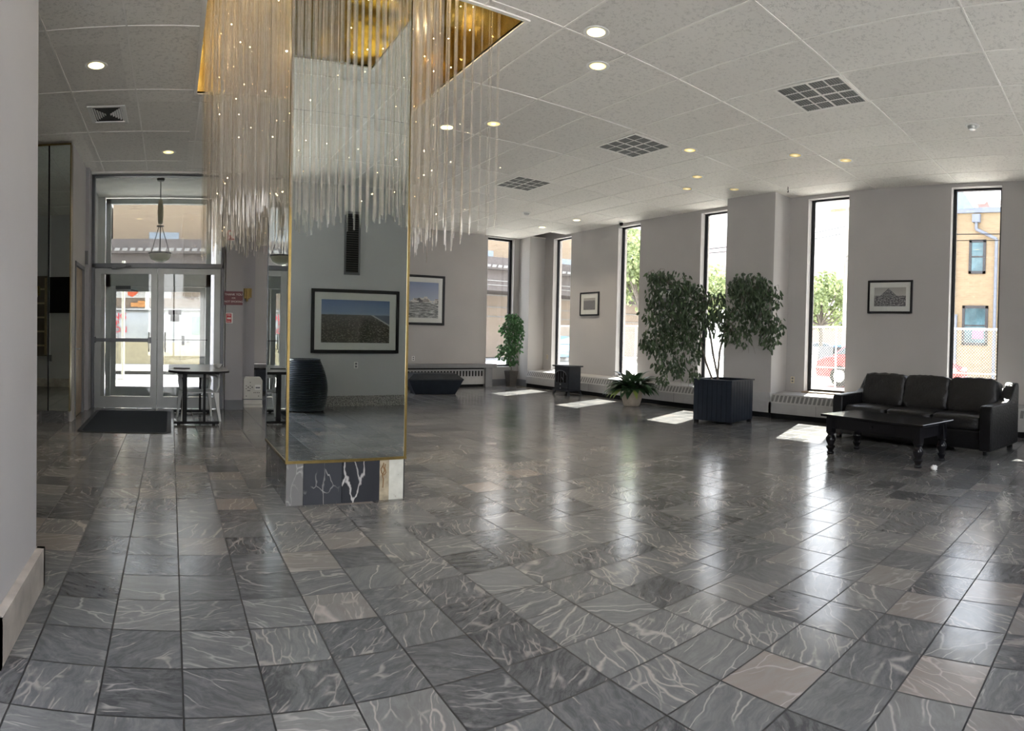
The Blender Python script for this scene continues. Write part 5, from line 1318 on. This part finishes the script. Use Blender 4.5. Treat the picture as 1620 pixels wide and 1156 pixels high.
for x in (.35, .95, 1.98, 2.9, 3.55): MB().box(x-.006, x+.006, -.996, -.98, .4, 1.0).hexa([(x-.006, -.985, 1.0), (x+.006, -.985, 1.0), (x+.006, -.97, 1.0), (x-.006, -.97, 1.0)], [(x-.006, -.85, 1.9), (x+.006, -.85, 1.9), (x+.006, -.83, 1.9), (x-.006, -.83, 1.9)]).build('door_seam', M_grey, vn)
MB().hexa([(3.25, -.965, 1.22), (3.78, -.965, 1.22), (3.78, -.94, 1.22), (3.25, -.94, 1.22)], [(3.25, -.865, 1.80), (3.78, -.865, 1.80), (3.78, -.84, 1.80), (3.25, -.84, 1.80)]).build('cab_window', mat('van_window', (.16, .28, .20), .1, var=.5, vs=3), vn, bevel=.01)
for x in (2.2, 3.15): MB().box(x-.05, x+.05, -1.02, -.98, .96, 1.10).build('door_handle', M_grey, vn)
for x in (.35, -1.9, 4.0):
    wq = MB().cyl((x, -.99, .33), (x, -.75, .33), .35, n=24).build('wheel', M_black, vn, smooth=True)
    MB().cyl((x, -1.0, .33), (x, -.97, .33), .2, n=16).build('hubcap', M_alu, wq)
M_rl = mat('red_lettering', (.62, .03, .04), .5)
tl = math.atan2(.08, .6)
text('lettering', 'ING', .30, M_rl, vn, (1.22, -.875, 1.78), (PI/2-tl, 0, 0), .003, 'RIGHT')
text('lettering', 'P', .22, M_rl, vn, (.98, -.91, 1.56), (PI/2-tl, 0, 0), .003, 'RIGHT')
text('lettering', 'ITION', .26, M_rl, vn, (1.24, -.94, 1.36), (PI/2-tl, 0, 0), .003, 'RIGHT')
MB().box(.2, 1.28, -1.0, -.99, 1.1, 1.102).build('rule', M_rl, vn)
sp_ = thing('street_post', 'pale post on the sidewalk in front of the white van', 'post', (-1.28, 16.4, 0))
MB().cyl((0, 0, 0.02), (0, 0, 3.2), .045).cyl((0, 0, .02), (0, 0, .05), .16).build('post', mat('post_cream', (.62, .6, .5), .6), sp_)

cb = thing('canopied_building', 'tan building with a long dark canopy across the street', 'building', (0, 32, 0))
MB().box(-25, 35, 1.5, 9, 0, 5.0).build('lower_wall', mat('shop_wall', (.30, .24, .19), .8, var=.1, vs=.5), cb)
MB().box(-3.15, 35, .8, 9, 5.0, 9.4).build('upper_wall', M_siding, cb)
MB().box(-25, -3.3, .8, 9, 5.0, 8.2).build('white_wall', mat('white_boards', (.42, .45, .48), .7), cb)
for i in range(0, 11):
    x = -.4+i*3.1
    MB().box(x-.8, x+.8, .74, .82, 5.6 if i % 2 else 5.6, 6.6).build('window', MATS['sky_pane'] if False else mat('pale_pane', (.25, .29, .33), .2), cb)
M_can = mat('canopy_brown', (.10, .085, .08), .7, var=.15)
MB().box(-25, 35, -1.6, 1.5, 5.2, 5.9).box(-25, 35, -1.2, 1.5, 4.0, 5.2).build('canopy', M_can, cb)
b = MB()
for i in range(154):
    x = -24.8+i*.385; b.hexa([(x, -1.66, 5.30), (x+.26, -1.66, 5.30), (x+.26, -1.60, 5.30), (x, -1.60, 5.30)], [(x+.05, -1.66, 5.45), (x+.31, -1.66, 5.45), (x+.31, -1.60, 5.45), (x+.05, -1.60, 5.45)])
b.build('canopy_scallops', mat('scallop_pale', (.26, .25, .24), .7), cb)
MB().box(-25, 35, -1.25, -1.2, 4.55, 4.6).box(-25, 35, -1.25, -1.2, 4.3, 4.34).build('canopy_stripe', MATS['scallop_pale'], cb)
for x in (-8, -1.2, 5.6, 12.4, 19.2, 26): MB().box(x-.1, x+.1, -1.3, -1.1, 0, 4.0).build('canopy_post', MATS['post_cream'], cb)
for z in (2.55, 3.15, 3.9): MB().box(-25, 35, 1.42, 1.5, z, z+.07).build('string_course', MATS['scallop_pale'], cb)
lg = thing('shop_sign', 'white shop sign with an orange-red splash and dark letters across the street', 'sign', (-1.6, 33.35, 3.45))
MB().box(-1.5, 1.6, -.06, .0, -.32, .42).build('board', M_white, lg)
MB().prism([(-.75, -.18), (-.5, -.28), (-.25, -.1), (-.1, .12), (-.3, .3), (-.6, .33), (-.8, .1)], 'y', -.075, -.06).build('splash_logo', mat('logo_orange', (.85, .16, .06), .5), lg)
text('lettering', 'noble', .34, M_grey, lg, (.52, -.07, .03), (PI/2, 0, 0)); text('lettering', 'MOBILE', .12, M_grey, lg, (.5, -.07, -.2), (PI/2, 0, 0))
ob = thing('orange_poster', 'orange posters in the shop window across the street', 'poster', (-1.5, 33.4, 2.75))
MB().box(-.3, .25, -.05, 0, -.12, .22).build('poster', mat('poster_orange', (.75, .35, .12), .6), ob)
for x in (4.4, -.7+.0): MB().box(x, x+.4, -.05, 0, -.1, .12).build('poster', MATS['poster_orange'], ob)
ng = thing('door_notice', 'dark and grey notice taped to the outer glass door', 'notice', (.08, 12.28, 1.62))
MB().box(-.13, .13, -.006, 0, .04, .14).build('dark_card', M_black, ng); MB().box(-.09, .09, -.006, 0, -.10, .045).build('grey_card', M_grey, ng)
